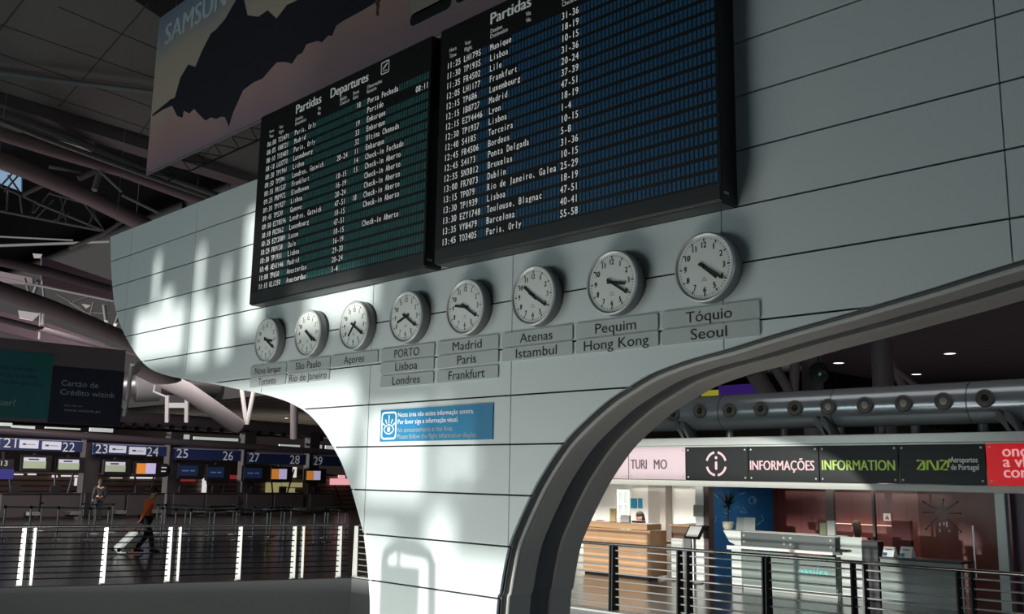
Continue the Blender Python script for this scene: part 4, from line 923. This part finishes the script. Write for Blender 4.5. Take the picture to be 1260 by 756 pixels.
M_screenw = mat('white_screen_glow', (206,208,220), .4, emit=.42)
M_screeng = mat('green_screen_glow', (176,190,160), .4, emit=.30)
M_orange = mat('orange_screen_glow', (238,150,64), .4, emit=.42)
M_lilac = mat('lilac_screen_glow', (196,186,224), .4, emit=.55)
M_blues = mat('blue_screen_glow', (36,54,88), .3, emit=.22)
M_numl = mat('number_white', (226,232,240), .5, emit=.12)
M_hall = mat('hall_black_metal', (36,34,38), .4)
UNITS = [(-1,98,538,555.5,[('21',4,20,545,551)],[(24,46.5,541,552.5),(52,74.5,543,554)],[('22',76.5,92,556)]),
         (113,201,544.5,560,[('23',117,132,552)],[(134.5,154.5,548.5,558),(159,179,550,560)],[('24',180.5,195,561)])]
def numeral(t, s, pxa, pxb, pyc, hpx):
    a = PR(pxa,pyc+hpx/2,.40); b = PR(pxb,pyc+hpx/2,.40); c = PR(pxa,pyc-hpx/2,.40)
    tb = MB(); text(tb,s,a,ru,AZ,(c.z-a.z),(b-a).dot(ru)); tb.build('number_lettering', M_numl, t)
def header(label, x0, x1, yt0, yt1, h, nums, screens):
    a = PR(x0,(yt0+yt1)/2,.1); b = PR(x1,(yt0+yt1)/2+h,.1)
    t = thing('counter_number_sign', label, 'sign', (a.x,a.y,b.z))
    mb = MB(); rowbox(mb,a,b,0,.25,.01); mb.build('panel', M_navy, t)
    mb = MB(); rowbox(mb,a+AZ*.05,Vector((b.x,b.y,a.z)),0,.28); mb.build('top_edge', mat('pale_edge',(150,154,190),.4), t)
    for s, xa, xb, yc, hp in nums: numeral(t,s,xa,xb,yc,hp)
    for xa, xb, ya, yb in screens:
        p, q = PR(xa,ya,.38), PR(xb,yb,.38); mb = MB(); rowbox(mb,p,q,.0,.05,.01); s_ = mb.build('display_screen', M_screenw, t)
        mb = MB(); p, q = PR(xa+4,(ya+yb)/2-1.2,.44), PR(xa+8,(ya+yb)/2+1,.44); rowbox(mb,p,q,0,.004); p, q = PR(xa+9,(ya+yb)/2-.2,.44), PR(xb-3,(ya+yb)/2+.7,.44); rowbox(mb,p,q,0,.004); mb.build('airline_mark', mat('screen_dark_print',(80,82,104),.5), s_)
header('dark number sign over check-in counters 21 and 22 with two white displays',-2,98,537.5,543.5,16.5,[('21',4,19.5,545,11.5),('22',76.5,91.5,550.3,11.3)],[(24,46.5,541.5,552.5),(52,74.5,543.2,554)])
header('navy number sign over check-in counters 23 and 24 with two white displays',114,201.5,544,550,15,[('23',117,132,552.5,11),('24',180.5,194.5,556,11)],[(134.5,154.5,548.3,558),(159,179,550,560)])
header('plain navy number sign reading 25 and 26, just right of the signs with white displays',213,293,550.3,554.7,15.5,[('25',217,231,558,10.8),('26',274,286.5,561,10.6)],[])
header('plain navy number sign reading 27 and 28, second from the white pillar',304,373,556,560.3,14.5,[('27',306.5,319,563,10.4),('28',356.5,368.5,565.7,10.3)],[])
header('navy number sign over check-in counter 29 at the pillar edge',385,432,560.3,562.5,13,[('29',386,396.5,567.3,10.2)],[])
def monitor(label, x0, x1, y0, y1, kind):
    p, q = PR(x0-4,y0-3,.2), PR(x1+4,y1+4,.2)
    t = thing('counter_monitor', label, 'monitor', ((p.x+q.x)/2,(p.y+q.y)/2,q.z), 0, 'monitors above the check-in counters')
    mb = MB(); rowbox(mb,p,q,0,.22,.02); mb.build('housing', M_hall, t)
    a, b = PR(x0,y0,.43), PR(x1,y1,.43)
    if kind == 'w':
        m_ = PR(x1,y0+(y1-y0)*.38,.43); mb = MB(); rowbox(mb,a,m_,0,.01); s = mb.build('screen_top', M_screenw, t); mb = MB(); rowbox(mb,Vector((a.x,a.y,m_.z)),b,0,.01); mb.build('screen_bottom', M_screeng, t)
        mb = MB(); c0, c1 = PR(x0+6,y0+1.5,.45), PR(x1-8,y0+3.5,.45); rowbox(mb,c0,c1,0,.004); mb.build('airline_mark', mat('screen_dark_print',(80,82,104),.5), s)
    elif kind == 'o':
        xm = (x0+x1)/2; mb = MB(); rowbox(mb,a,PR(xm,y1,.43),0,.01); mb.build('screen_left', M_orange, t); mb = MB(); rowbox(mb,PR(xm,y0,.43),b,0,.01); mb.build('screen_right', M_lilac, t)
    else:
        mb = MB(); rowbox(mb,a,b,0,.01); s = mb.build('screen', M_blues, t); mb = MB()
        for f0, f1 in ((.15,.5),(.6,.85)): rowbox(mb,PR(x0+(x1-x0)*f0,(y0+y1)/2-.6,.45),PR(x0+(x1-x0)*f1,(y0+y1)/2+.8,.45),0,.004)
        mb.build('airline_mark', mat('screen_pale_print',(120,140,170),.5,emit=.2), s)
    up_ = PR((x0+x1)/2-2,y0-14,.2); MB().bar(PR((x0+x1)/2,y0-3,.15),PR((x0+x1)/2,y0-5,.15),.15,.1,ru).build('hanger', M_hall, t)
for l, a in (('pale screen monitor below number 21',(29.5,56,563,577,'w')),('pale screen monitor below number 22',(72.5,97,565.5,578.5,'w')),('pale screen monitor below number 23',(130,154,568.5,581,'w')),
             ('orange and lilac screen monitor below number 24',(168.5,191,570.3,583.5,'o')),('dark blue screen monitor below number 25',(221,243,573,586,'b')),('dark blue screen monitor below number 26',(256.5,275,575,588,'b')),
             ('dark blue screen monitor below number 27',(301.5,322,576,589,'b')),('orange and lilac screen monitor below number 28',(334.5,352.5,577.3,590,'o')),('orange and lilac screen monitor below number 29',(377.5,394,579.8,591,'o'))):
    monitor(l+' at check-in', *a)
a = PR(202,579,.3); t = thing('oval_sign','dark rounded class sign between counters 24 and 25','sign',(a.x,a.y,a.z-.3))
mb = MB(); mb.lathe([(.31,0),(.33,.03),(.31,.06),(0,.06)],a,rn,24); mb.build('disc', M_hall, t); mb = MB(); rowbox(mb,PR(196,575,.37),PR(205,576.5,.37),0,.004); rowbox(mb,PR(198,579.5,.37),PR(204,581,.37),0,.004); mb.build('lettering', M_screenw, t)
a, b = PR(-6,565,.3), PR(14.5,590,.3)
t = thing('counter_number_sign','small dark far sign with number 13 over a blue lit strip at the left edge','sign',((a.x+b.x)/2,(a.y+b.y)/2,b.z))
m1 = PR(14.5,577,.3); MB_ = MB(); rowbox(MB_,a,m1,0,.15); MB_.build('panel', M_hall, t)
MB_ = MB(); rowbox(MB_,Vector((a.x,a.y,m1.z-.02)),b,0,.12); MB_.build('blue_strip', mat('blue_strip_glow',(60,58,140),.4,emit=.22), t)
tb = MB(); q0, q1 = PR(1,573.5,.47), PR(9,573.5,.47); text(tb,'13',q0,ru,AZ,.22,(q1-q0).dot(ru)); tb.build('number_lettering', M_numl, t)
mb = MB(); mb.bar(PR(4,565.5,.22),PR(4,556,.22),.08,.08,ru); mb.build('hanger', M_hall, t)
# counters
for k, (x0, x1, nm) in enumerate(((2,50,'21'),(52,100,'22'),(113,155,'23'),(157,203,'24'),(214,252,'25'),(254,294,'26'),(304,336,'27'),(338,374,'28'),(382,412,'29'))):
    a, b = PR(x0,608,1.6), PR(x1,608,1.6); zt = FLOOR+1.12
    t = thing('check_in_counter','dark check-in counter desk under number '+nm,'counter',((a.x+b.x)/2,(a.y+b.y)/2,FLOOR),0,'check-in counters')
    A, B = Vector((a.x,a.y,zt-.05)), Vector((b.x,b.y,FLOOR+.1))
    mb = MB(); rowbox(mb,A,B,-.7,0,.02); mb.build('body', mat('counter_body',(74,68,70),.4), t)
    mb = MB(); rowbox(mb,A+AZ*.05,Vector((b.x,b.y,zt-.05)),-.75,.06,.01); mb.build('worktop', mat('counter_top_dark',(44,42,46),.3), t)
    c0, c1 = a+(b-a)*.62, a+(b-a)*.9
    mb = MB(); rowbox(mb,Vector((c0.x,c0.y,FLOOR+.35)),Vector((c1.x,c1.y,FLOOR+.2)),0,.5,.01); mb.build('baggage_scale', mat('scale_steel',(150,150,152),.35,.5), t)
    c = a+(b-a)*.3; mb = MB(); rowbox(mb,Vector((c.x,c.y,zt+.32)),Vector((c.x,c.y,zt))+ru*.45,-.45,-.38,.01); mb.build('computer_screen', M_hall, t)
# leaning columns and posts between the units
for i, (x, w) in enumerate(((106,5),(208,4),(299,4),(379,3.5))):
    a, b = PR(x-w,532,-.8), PR(x+w,640,-.8); mb = MB(); rowbox(mb,a,Vector((b.x,b.y,FLOOR)),0,.5,.02); struct(mb.build('column_%d'%(4+i), mat('hall_column',(66,60,62),.5)))
mb = MB()
for (xa,ya,xb,yb) in ((95,566,82,612),(68,585,67,612),(190,584,184,612),(166,585,168,612),(283,574,272,612),(254,588,258,612),(362,578,352,612),(334,590,336,612),(12,590,14,612),(412,598,420,620)):
    mb.tube([PR(xa,ya,-.2),PR(xb,yb,-.2)],.05,6)
struct(mb.build('trim_19', M_hall))
# slatted wall and bright gaps behind the counters
a, b = PR(-30,586.5,-3), PR(445,586.5,-3)
mb = MB(); rowbox(mb,Vector((a.x,a.y,FLOOR+2.0)),Vector((b.x,b.y,FLOOR)),0,.15); struct(mb.build('wall_slatted', stripes('brown_slats',(122,98,92),(60,46,44),2,.26,.3)))
mb = MB(); rowbox(mb,PR(-30,520,-12),Vector((PR(445,600,-12).x,PR(445,600,-12).y,FLOOR)),0,.15); struct(mb.build('wall_hall_back', mat('hall_back',(70,62,64),.6)))
def glow(name, label, rects, m, off=-2.7):
    mb = MB()
    for x0, y0, x1, y1 in rects: rowbox(mb,PR(x0,y0,off),PR(x1,y1,off),0,.05)
    return struct(mb.build(name, m))
M_glow = mat('bright_window_gap',(240,236,232),.5,emit=.75)
glow('window_2','',[(17,583.2,28,585),(34,583,44,585),(64,585,70,588),(75,585,97,587),(135,588,150,589),(160,587,190,589.5),(92,588,94,598)],M_glow)
glow('window_3','',[(115,562,120,589),(204,566,208,589),(249,589,253,609),(294,567,299,573),(359,575,364,588)],M_glow)
glow('window_4','',[(327,594,345,609),(347,594,385,600),(348,601,362,609)],mat('yellow_lit_window',(196,186,130),.5,emit=.45))
glow('window_5','',[(406,589,430,597),(416,585,424,589)],mat('pink_lit_window',(250,180,186),.5,emit=.8))
glow('window_6','',[(283,585,296,590),(220,590,240,593)],mat('red_lit_window',(190,70,70),.5,emit=.3))
# dark beam with round holes, and the round header tube over the signs
mb = MB(); mb.tube([PR(120,512.5,-1),PR(440,535,-1)],.38,16); struct(mb.build('beam_3', mat('dark_beam',(92,84,88),.4)))
mb = MB()
for k in range(17):
    f = k/16; x = 150+245*f; y = 524+17*f-6*f*(1-f); c = PR(x,y-.8,-.62); mb.lathe([(.0,0),(.14,0),(.14,.05)],c,rn,12)
struct(mb.build('trim_20', mat('beam_hole_black',(10,10,12),.8)))
mb = MB(); mb.tube([PR(-40,527.5,.0),PR(440,559,.0)],.17,14); struct(mb.build('beam_4', mat('dark_beam',(62,56,60))))
M_pale = mat('pale_panel_glow',(206,216,212),.4,.0,.25,3,emit=.5)  # glow added in place of skylight falling on the pale diffusers
for i, (x0,y0,x1,y1,h) in enumerate(((-5,522,14,524,5),(14,525,42,528,5),(55,527,98,530,4),(110,528,138,531,6),(206,536,232,538,7),(238,538,292,543,6),(343,549,368,551,5),(378,549.5,395,551,5),(400,551,412,552,5))):
    mb = MB(); rowbox(mb,PR(x0,(y0+y1)/2-3,-1.5),PR(x1,(y0+y1)/2+h-3,-1.5),0,.08); struct(mb.build('ceiling_diffuser', M_pale))
# advertising box hung in front of the hall
AXX = -10.0
def ax(px, py): return PX(px, py, AXX)
tl_, tr_ = ax(-60,409), ax(155,434.5); zt, zb = ax(0,415.5).z, ax(0,517.5).z
y0, y1 = ax(-70,470).y, ax(152,470).y
t = thing('advertising_box','long hanging advertising box with teal and navy panels about a credit card','billboard',(AXX,(y0+y1)/2,zb))
mb = MB(); mb.box((AXX-.35,y0,zb),(AXX,y1,zt),.01); mb.build('box', mat('ad_box_grey',(106,98,104),.5), t)
ym = ax(62,480).y
mb = MB(); mb.box((AXX,y0+.05,zb+.06),(AXX+.012,ym,ax(0,430).z)); mb.build('teal_panel', mat('ad_teal',(34,106,108),.5), t)
mb = MB(); mb.box((AXX,ym,zb+.0),(AXX+.012,y1,ax(110,454).z)); mb.build('navy_panel', mat('ad_navy',(28,28,56),.5), t)
tb = MB()
def adt(s, px, py, cap, w): p = ax(px,py); text(tb,s,(AXX+.016,p.y,p.z),AY,AZ,cap,w)
c = ax(74,476).z-ax(74,484).z if False else .10
adt('Cartão de',75,474.5,.115,ax(120.5,478).y-ax(75,474.5).y); adt('Crédito wizink',73.5,485.5,.115,ax(141,490).y-ax(73.5,485.5).y)
adt('saiba mais em',78,499.8,.035,ax(101,502).y-ax(78,500).y); adt('www.wizink.pt',78,506,.055,ax(123,509).y-ax(78,506).y)
tb.build('pale_lettering', mat('ad_pale_print',(150,170,178),.5), t)
tb = MB()
for py, xb in ((457.5,42),(466.5,45),(475.5,51)): text(tb,'quer conhecer o cartão que vale',(AXX+.016,ax(xb,py).y,ax(xb,py).z),AY,AZ,.09,None,'r')
tb.build('dark_lettering', mat('ad_dark_print',(16,58,66),.5), t)
tb = MB(); p = ax(18,500); text(tb,'quer?',(AXX+.016,p.y,p.z),AY,AZ,.13,None,'r',bold=.02); tb.build('question_lettering', mat('ad_pale_print',(150,170,178)), t)
mb = MB()
for y in (y0+.6,y1-.4): mb.tube([(AXX-.17,y,zt),(AXX-.17,y,12.9)],.004,6)
mb.build('hanging_rod', M_beam, t)
# steel duct, posts and diagonal tubes under the left wing
t = thing('ventilation_duct','bright steel ventilation duct with grey round flange under the left wing','duct',PD(185,478,44))
MB().tube([PD(118,476,43),PD(165,474,44)],.62,24).build('pipe_section', M_steel, t)
MB().tube([PD(166,474,44),PD(195,473,44.5)],.78,24).build('flange_drum', M_grey, t)
MB().tube([PD(196,473,44.5),PD(300,474,47)],.50,24).build('pipe_section', M_steel, t)
mb = MB()
for q in (PD(150,475,43.6),PD(225,473,45.2)): mb.tube([q+AZ*.3,Vector((q.x,q.y,13.0))],.02,6)
mb.build('hanging_rod', M_dark, t)
mb = MB()
for x in (206,230): mb.bar(PD(x,487,40),PD(x-.5,520,40),.14,.14,FV)
mb.bar(PD(206,499,40),PD(230,499,40),.2,.12,FV); mb.tube([PD(192,467,40),PD(189,482,40),PD(208,490,40)],.05,6); mb.tube([PD(206,505,40),PD(210,500,40),PD(226,500,40),PD(230,505,40)],.05,6)
struct(mb.build('roof_strut', M_truss))
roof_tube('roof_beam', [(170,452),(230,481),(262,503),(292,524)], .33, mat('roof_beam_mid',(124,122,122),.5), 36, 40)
roof_tube('roof_strut', [(297,476),(303,522)], .09, M_white, 40, 40.2, 8)
roof_tube('roof_strut', [(312,482),(304,522)], .09, M_white, 40, 40.2, 8)
roof_tube('roof_strut', [(163,447),(153,512)], .07, M_white, 30, 30.2, 8)
roof_tube('roof_strut', [(362,470),(362,540)], .16, M_col, 40, 40.2, 10)
c = PZ(352.5,515,1.48); MB().lathe([(.10,0),(.14,.05),(0,.12)],c,(0,0,1),14); 
t = thing('downlight','small bright round downlight under the left wing of the wall','lamp',c); MB().lathe([(.10,0),(.15,.05),(.15,.12),(0,.12)],c,(0,0,1),14).build('housing', M_white, t); MB().lathe([(.10,-.004),(0,-.012)],c,(0,0,1),14).build('lens', mat('lamp_glow',(255,250,240),.5), t)

# belt posts of the queue
ST = [(5,30),(37,30),(50,34),(71,30),(100,34),(110,30),(117,33),(133,30),(138,34),(193,34),(199,31),(203,34),(216,30),(228,34),(234.5,30),(258,33),(264,30),(287,34),(291,31),(312,33),(329,30),(333,33),(346,34),(350,31),(358,34),(387,30),(400,33),(403.5,31),(417,34),(425,31)]
M_stn = mat('belt_post_steel',(150,152,152),.3,.7); M_belt = mat('belt_dark_teal',(26,58,58),.6)
names = ['first','second','third','fourth','fifth','sixth','seventh','eighth','ninth','tenth','eleventh','twelfth','thirteenth','fourteenth','fifteenth','sixteenth','seventeenth','eighteenth','nineteenth','twentieth','twenty-first','twenty-second','twenty-third','twenty-fourth','twenty-fifth','twenty-sixth','twenty-seventh','twenty-eighth','twenty-ninth','thirtieth']
base_post = None
SP = []
for i, (px, d) in enumerate(ST):
    p = PD(px,640,d); SP.append(Vector((p.x,p.y,FLOOR)))
for i, p in enumerate(SP):
    if base_post is None:
        t = thing('belt_post','','queue post',p,0,'queue belt posts')
        MB().lathe([(0,0),(.17,0),(.17,.012),(.05,.03),(0,.03)],p,(0,0,1),20).build('base', M_stn, t)
        MB().tube([p+AZ*.02,p+AZ*.93],.03,12).build('pole', M_stn, t)
        MB().lathe([(.0,.92),(.04,.92),(.042,1.0),(.03,1.02),(0,1.02)],p,(0,0,1),14).build('belt_head', M_dark, t)
        base_post = t; PKIDS = kids(t)
    else:
        t = base_post.copy(); COL.objects.link(t); t.location = p; WM[t.name] = Matrix.Translation(p)
        for c in PKIDS:
            e = c.copy(); COL.objects.link(e); e.parent = t
    t['label'] = names[i]+' steel queue post from the left in front of the check-in counters'
    same = [j for j in range(i+1,len(ST)) if abs(ST[j][1]-ST[i][1]) < 1.6]
    if same and abs(ST[same[0]][0]-ST[i][0]) < 50:
        q = SP[same[0]]; MB().bar(p+AZ*.97,q+AZ*.97,.012,.05).build('belt', M_belt, t)

# ------------------------------------------------------------------ people
M_skin = mat('skin',(196,146,120),.55)
def skin_mesh(name, nodes, edges, m, parent, sub=2):
    """nodes: list of (point, radius); first node is the root of one continuous skinned figure"""
    inv = WM[parent.name].inverted(); me = bpy.data.meshes.new(name)
    me.from_pydata([tuple(inv @ Vector(p)) for p, r in nodes], edges, []); me.materials.append(m)
    o = bpy.data.objects.new(name, me); COL.objects.link(o); o.parent = parent
    md = o.modifiers.new('skin','SKIN'); md.use_smooth_shade = True; md.branch_smoothing = .4
    if not me.skin_vertices: 
        me.attributes.new('sv','FLOAT','POINT')
    bpy.context.view_layer.objects.active = o
    for i, (p, r) in enumerate(nodes):
        sv = me.skin_vertices[0].data[i]; rr = r if isinstance(r, tuple) else (r, r); sv.radius = rr; sv.use_root = (i == 0)
    s = o.modifiers.new('sub','SUBSURF'); s.levels = sub; s.render_levels = sub
    return o
def person(name, label, base, yaw, J, top, trousers, hair, shoes, long_hair=False, jacket_m=None):
    """J: joint table in metres, local frame x = facing, y = left, z = up"""
    t = thing(name, label, 'person', base, yaw); M = WM[t.name]
    W = lambda v: M @ Vector(v)
    N = []; E = []; idx = {}
    def add(k, v, r, par=None):
        idx[k] = len(N); N.append((W(v), r))
        if par: E.append((idx[par], idx[k]))
    add('pelvis', J['pelvis'], (.125,.10))
    add('waist', J['waist'], (.115,.09), 'pelvis'); add('chest', J['chest'], (.145,.105), 'waist'); add('neck0', J['neck'], (.06,.06), 'chest')
    add('head0', J['head0'], (.062,.06), 'neck0'); add('head1', J['head1'], (.078,.09), 'head0'); add('head2', J['head2'], (.058,.066), 'head1')
    for s in 'LR':
        add('sh'+s, J['sh'+s], .058, 'chest'); add('el'+s, J['el'+s], .042, 'sh'+s); add('wr'+s, J['wr'+s], .027, 'el'+s)
        w, d = Vector(J['wr'+s]), (Vector(J['wr'+s])-Vector(J['el'+s])).normalized()
        add('pa'+s, w+d*.055, (.034,.018), 'wr'+s)
        side = Vector((0,0,1)).cross(d); side = side.normalized() if side.length > .1 else Vector((1,0,0)); cur = d.cross(side)
        add('hp'+s, Vector(J['pelvis'])+Vector((0,.085 if s == 'L' else -.085,-.04)), .095, 'pelvis')
        add('kn'+s, J['kn'+s], .062, 'hp'+s); add('an'+s, J['an'+s], .042, 'kn'+s); 
        add('to'+s, Vector(J['an'+s])+Vector(J.get('toe',(.15,0,-.055))), .036, 'an'+s)
        for f in range(4):
            o = side*(.026-.0175*f); L = (.07,.08,.075,.058)[f]; b0 = w+d*.075+o
            add('f%s%d'%(s,f), b0, .0095, 'pa'+s); add('g%s%d'%(s,f), b0+d*L*.55+cur*.006, .0085, 'f%s%d'%(s,f)); add('h%s%d'%(s,f), b0+d*L*.8+cur*.03, .0075, 'g%s%d'%(s,f))
        b0 = w+d*.03+side*.03; add('t%s'%s, b0, .011, 'pa'+s); add('u%s'%s, b0+d*.03+side*.018+cur*.012, .0095, 't%s'%s)
    skin_mesh('body', N, E, M_skin, t)
    # clothing follows the same joints, a little fuller
    def sub(keys, edges, grow, nm, m):
        ii = {k: i for i, k in enumerate(keys)}
        nodes = [(W(J[k]) if k in J else N[idx[k]][0], tuple(x+grow for x in (N[idx[k]][1] if isinstance(N[idx[k]][1], tuple) else (N[idx[k]][1],)*2))) for k in keys]
        return skin_mesh(nm, nodes, [(ii[a], ii[b]) for a, b in edges], m, t)
    sub(['pelvis','waist','chest','shL','elL','wrL','shR','elR','wrR'],[('pelvis','waist'),('waist','chest'),('chest','shL'),('shL','elL'),('elL','wrL'),('chest','shR'),('shR','elR'),('elR','wrR')],.022,'jacket',top)
    sub(['pelvis','hpL','knL','anL','hpR','knR','anR'],[('pelvis','hpL'),('hpL','knL'),('knL','anL'),('pelvis','hpR'),('hpR','knR'),('knR','anR')],.018,'trousers',trousers)
    for s in 'LR':
        a = Vector(J['an'+s]); toe = Vector(J.get('toe',(.15,0,-.055)))
        mb = MB(M); mb.tube([a+Vector((-.06,0,-.045)),a+Vector((0,0,-.03)),a+toe*.6+Vector((0,0,-.012)),a+toe*1.25],[.04,.05,.045,.03],10); mb.build('shoe', shoes, t)
    h1, h2 = Vector(J['head1']), Vector(J['head2'])
    c = h1.lerp(h2,.55); back = Vector((-.02,0,.022))
    mb = MB(M); mb.sphere(c+back, .098, 18, 12, (1.02,.90,1.0))
    if long_hair: mb.tube([c+Vector((-.06,0,.02)),c+Vector((-.09,0,-.10)),c+Vector((-.07,0,-.24))],[.08,.085,.05],12)
    mb.build('hair', hair, t)
    # face: eyes, nose, mouth, ears on the front of the head
    fd = Vector((1,0,0)); m_ = h1
    mb = MB(M)
    for s in (-1,1): mb.sphere(m_+Vector((.075,s*.032,.02)),.011,8,6)
    mb.build('eyes', mat('eye_dark',(40,30,26),.3), t)
    mb = MB(M); mb.tube([m_+Vector((.082,0,.02)),m_+Vector((.105,0,-.018)),m_+Vector((.085,0,-.026))],[.008,.014,.01],8)
    for s in (-1,1): mb.sphere(m_+Vector((-.005,s*.082,0)),.026,10,8,(.8,.35,1.2))
    mb.build('nose_and_ears', M_skin, t)
    mb = MB(M); mb.tube([m_+Vector((.08,-.024,-.052)),m_+Vector((.087,0,-.052)),m_+Vector((.08,.024,-.052))],.006,6); mb.build('mouth', mat('lips',(150,84,78),.5), t)
    return t
STAND = dict(pelvis=(0,0,.95),waist=(.0,0,1.10),chest=(.01,0,1.32),neck=(0,0,1.47),head0=(.015,0,1.53),head1=(.025,0,1.62),head2=(.015,0,1.70),
    shL=(0,.19,1.40),elL=(-.02,.24,1.12),wrL=(.08,.22,.90),shR=(0,-.19,1.40),elR=(-.02,-.24,1.12),wrR=(.08,-.22,.90),
    knL=(.02,.10,.50),anL=(-.02,.10,.08),knR=(.02,-.10,.50),anR=(-.02,-.10,.08))
WALK = dict(pelvis=(0,0,.93),waist=(.03,0,1.08),chest=(.09,0,1.29),neck=(.13,0,1.43),head0=(.16,0,1.485),head1=(.19,0,1.565),head2=(.18,0,1.645),
    shL=(.09,.19,1.36),elL=(.12,.25,1.10),wrL=(.27,.20,.93),shR=(.06,-.19,1.36),elR=(-.10,-.25,1.12),wrR=(-.24,-.24,.90),
    knL=(.20,.10,.52),anL=(.30,.10,.085),knR=(.02,-.10,.48),anR=(-.24,-.10,.13))
SEAT = dict(pelvis=(0,0,.55),waist=(.0,0,.70),chest=(.03,0,.92),neck=(.03,0,1.07),head0=(.05,0,1.13),head1=(.07,0,1.22),head2=(.06,0,1.30),
    shL=(.03,.19,1.0),elL=(.10,.24,.76),wrL=(.32,.16,.80),shR=(.03,-.19,1.0),elR=(.10,-.24,.76),wrR=(.32,-.16,.80),
    knL=(.42,.11,.52),anL=(.40,.11,.08),knR=(.42,-.11,.52),anR=(.40,-.11,.08))
M_hairk = mat('dark_brown_hair',(40,30,26),.6,0,.2,30)
M_jean = mat('dark_trousers',(32,34,42),.8); M_shoe = mat('dark_shoes',(28,26,26),.5)
wp = PZ(176,681,FLOOR); wyaw = math.atan2(RV.y, RV.x)+.8
person('person','person in an orange jacket walking past the counters, pulling a pale suitcase', (wp.x,wp.y,FLOOR), wyaw, WALK, mat('orange_jacket',(232,104,44),.7,0,.1,8), M_jean, M_hairk, M_shoe)
Mw = Matrix.Translation(Vector((wp.x,wp.y,FLOOR))) @ Matrix.Rotation(wyaw,4,'Z')
t = thing('suitcase','pale grey wheeled suitcase tilted behind the person in orange','suitcase',(Mw @ Vector((-.75,-.24,0))))
Ms = Mw @ Matrix.Translation(Vector((-.78,-.24,.07))) @ Matrix.Rotation(math.radians(46),4,'Y')
M_case2 = mat('suitcase_pale',(208,214,210),.4)
MB(Ms).box((-.13,-.23,.02),(.13,.23,.66),.05).build('shell', M_case2, t)
mb = MB(Ms)
for y in (-.15,-.07,.07,.15): mb.box((.128,y-.01,.08),(.14,y+.01,.60),.004)
mb.build('ribs', mat('suitcase_rib',(170,178,176),.4), t)
mb = MB(Ms); mb.tube([(-.08,-.1,.64),(-.08,-.1,.86),(-.08,.1,.86),(-.08,.1,.64)],.011,8); mb.build('pull_handle', M_dark, t)
for y in (-.19,.19): MB(Ms).lathe([(0,-.018),(.045,-.018),(.048,0),(.045,.018),(0,.018)],(-.1,y,-.01),(0,1,0),14).build('wheel', M_dark, t)
cp = PR(122,612,3.2); person('person','person with dark hair in dark clothes standing at counter 23', (cp.x,cp.y,FLOOR), math.atan2(ru.y,ru.x)+1.4, STAND, mat('dark_uniform',(40,46,52),.8), M_jean, M_hairk, M_shoe, True)
hp = PY(789,640,12.5); person('person','person with dark hair sitting behind the wooden tourism desk', (hp.x,12.5,FLOOR+.0), math.radians(-100), SEAT, mat('dark_top',(60,56,58),.8), M_jean, M_hairk, M_shoe, True)
ip = PY(1055,660,12.3); person('person','person with brown hair sitting behind the frosted counter screen', (ip.x,12.3,FLOOR+.02), math.radians(130), SEAT, mat('dark_suit',(52,44,44),.8), M_jean, mat('brown_hair',(70,48,38),.6), M_shoe, True)
def chair(base, yaw, label, m, hi=1.05):
    t = thing('office_chair', label, 'chair', base, yaw); M = WM[t.name]
    MB(M).box((-.22,-.24,.42),(.26,.24,.50),.03).build('seat', m, t)
    MB(M).box((-.30,-.23,.50),(-.23,.23,hi),.03).build('backrest', m, t)
    MB(M).tube([(0,0,.08),(0,0,.43)],.03,10).build('pillar', M_dark, t)
    for k in range(5):
        a = 2*math.pi*k/5; MB(M).bar((0,0,.09),(.28*math.cos(a),.28*math.sin(a),.06),.05,.03).build('leg', M_dark, t)
    return t
chair((hp.x,12.5,FLOOR), math.radians(-100), 'dark office chair under the clerk at the tourism desk', M_dark, .9)
chair((ip.x,12.3,FLOOR), math.radians(130), 'dark office chair under the clerk behind the frosted screen', M_dark, .95)
rp_ = PY(1122,690,12.6); chair((rp_.x,12.6,FLOOR), math.radians(80), 'dark red high-backed office chair behind the brochure stands', mat('dark_red_fabric',(70,28,28),.8), 1.45)
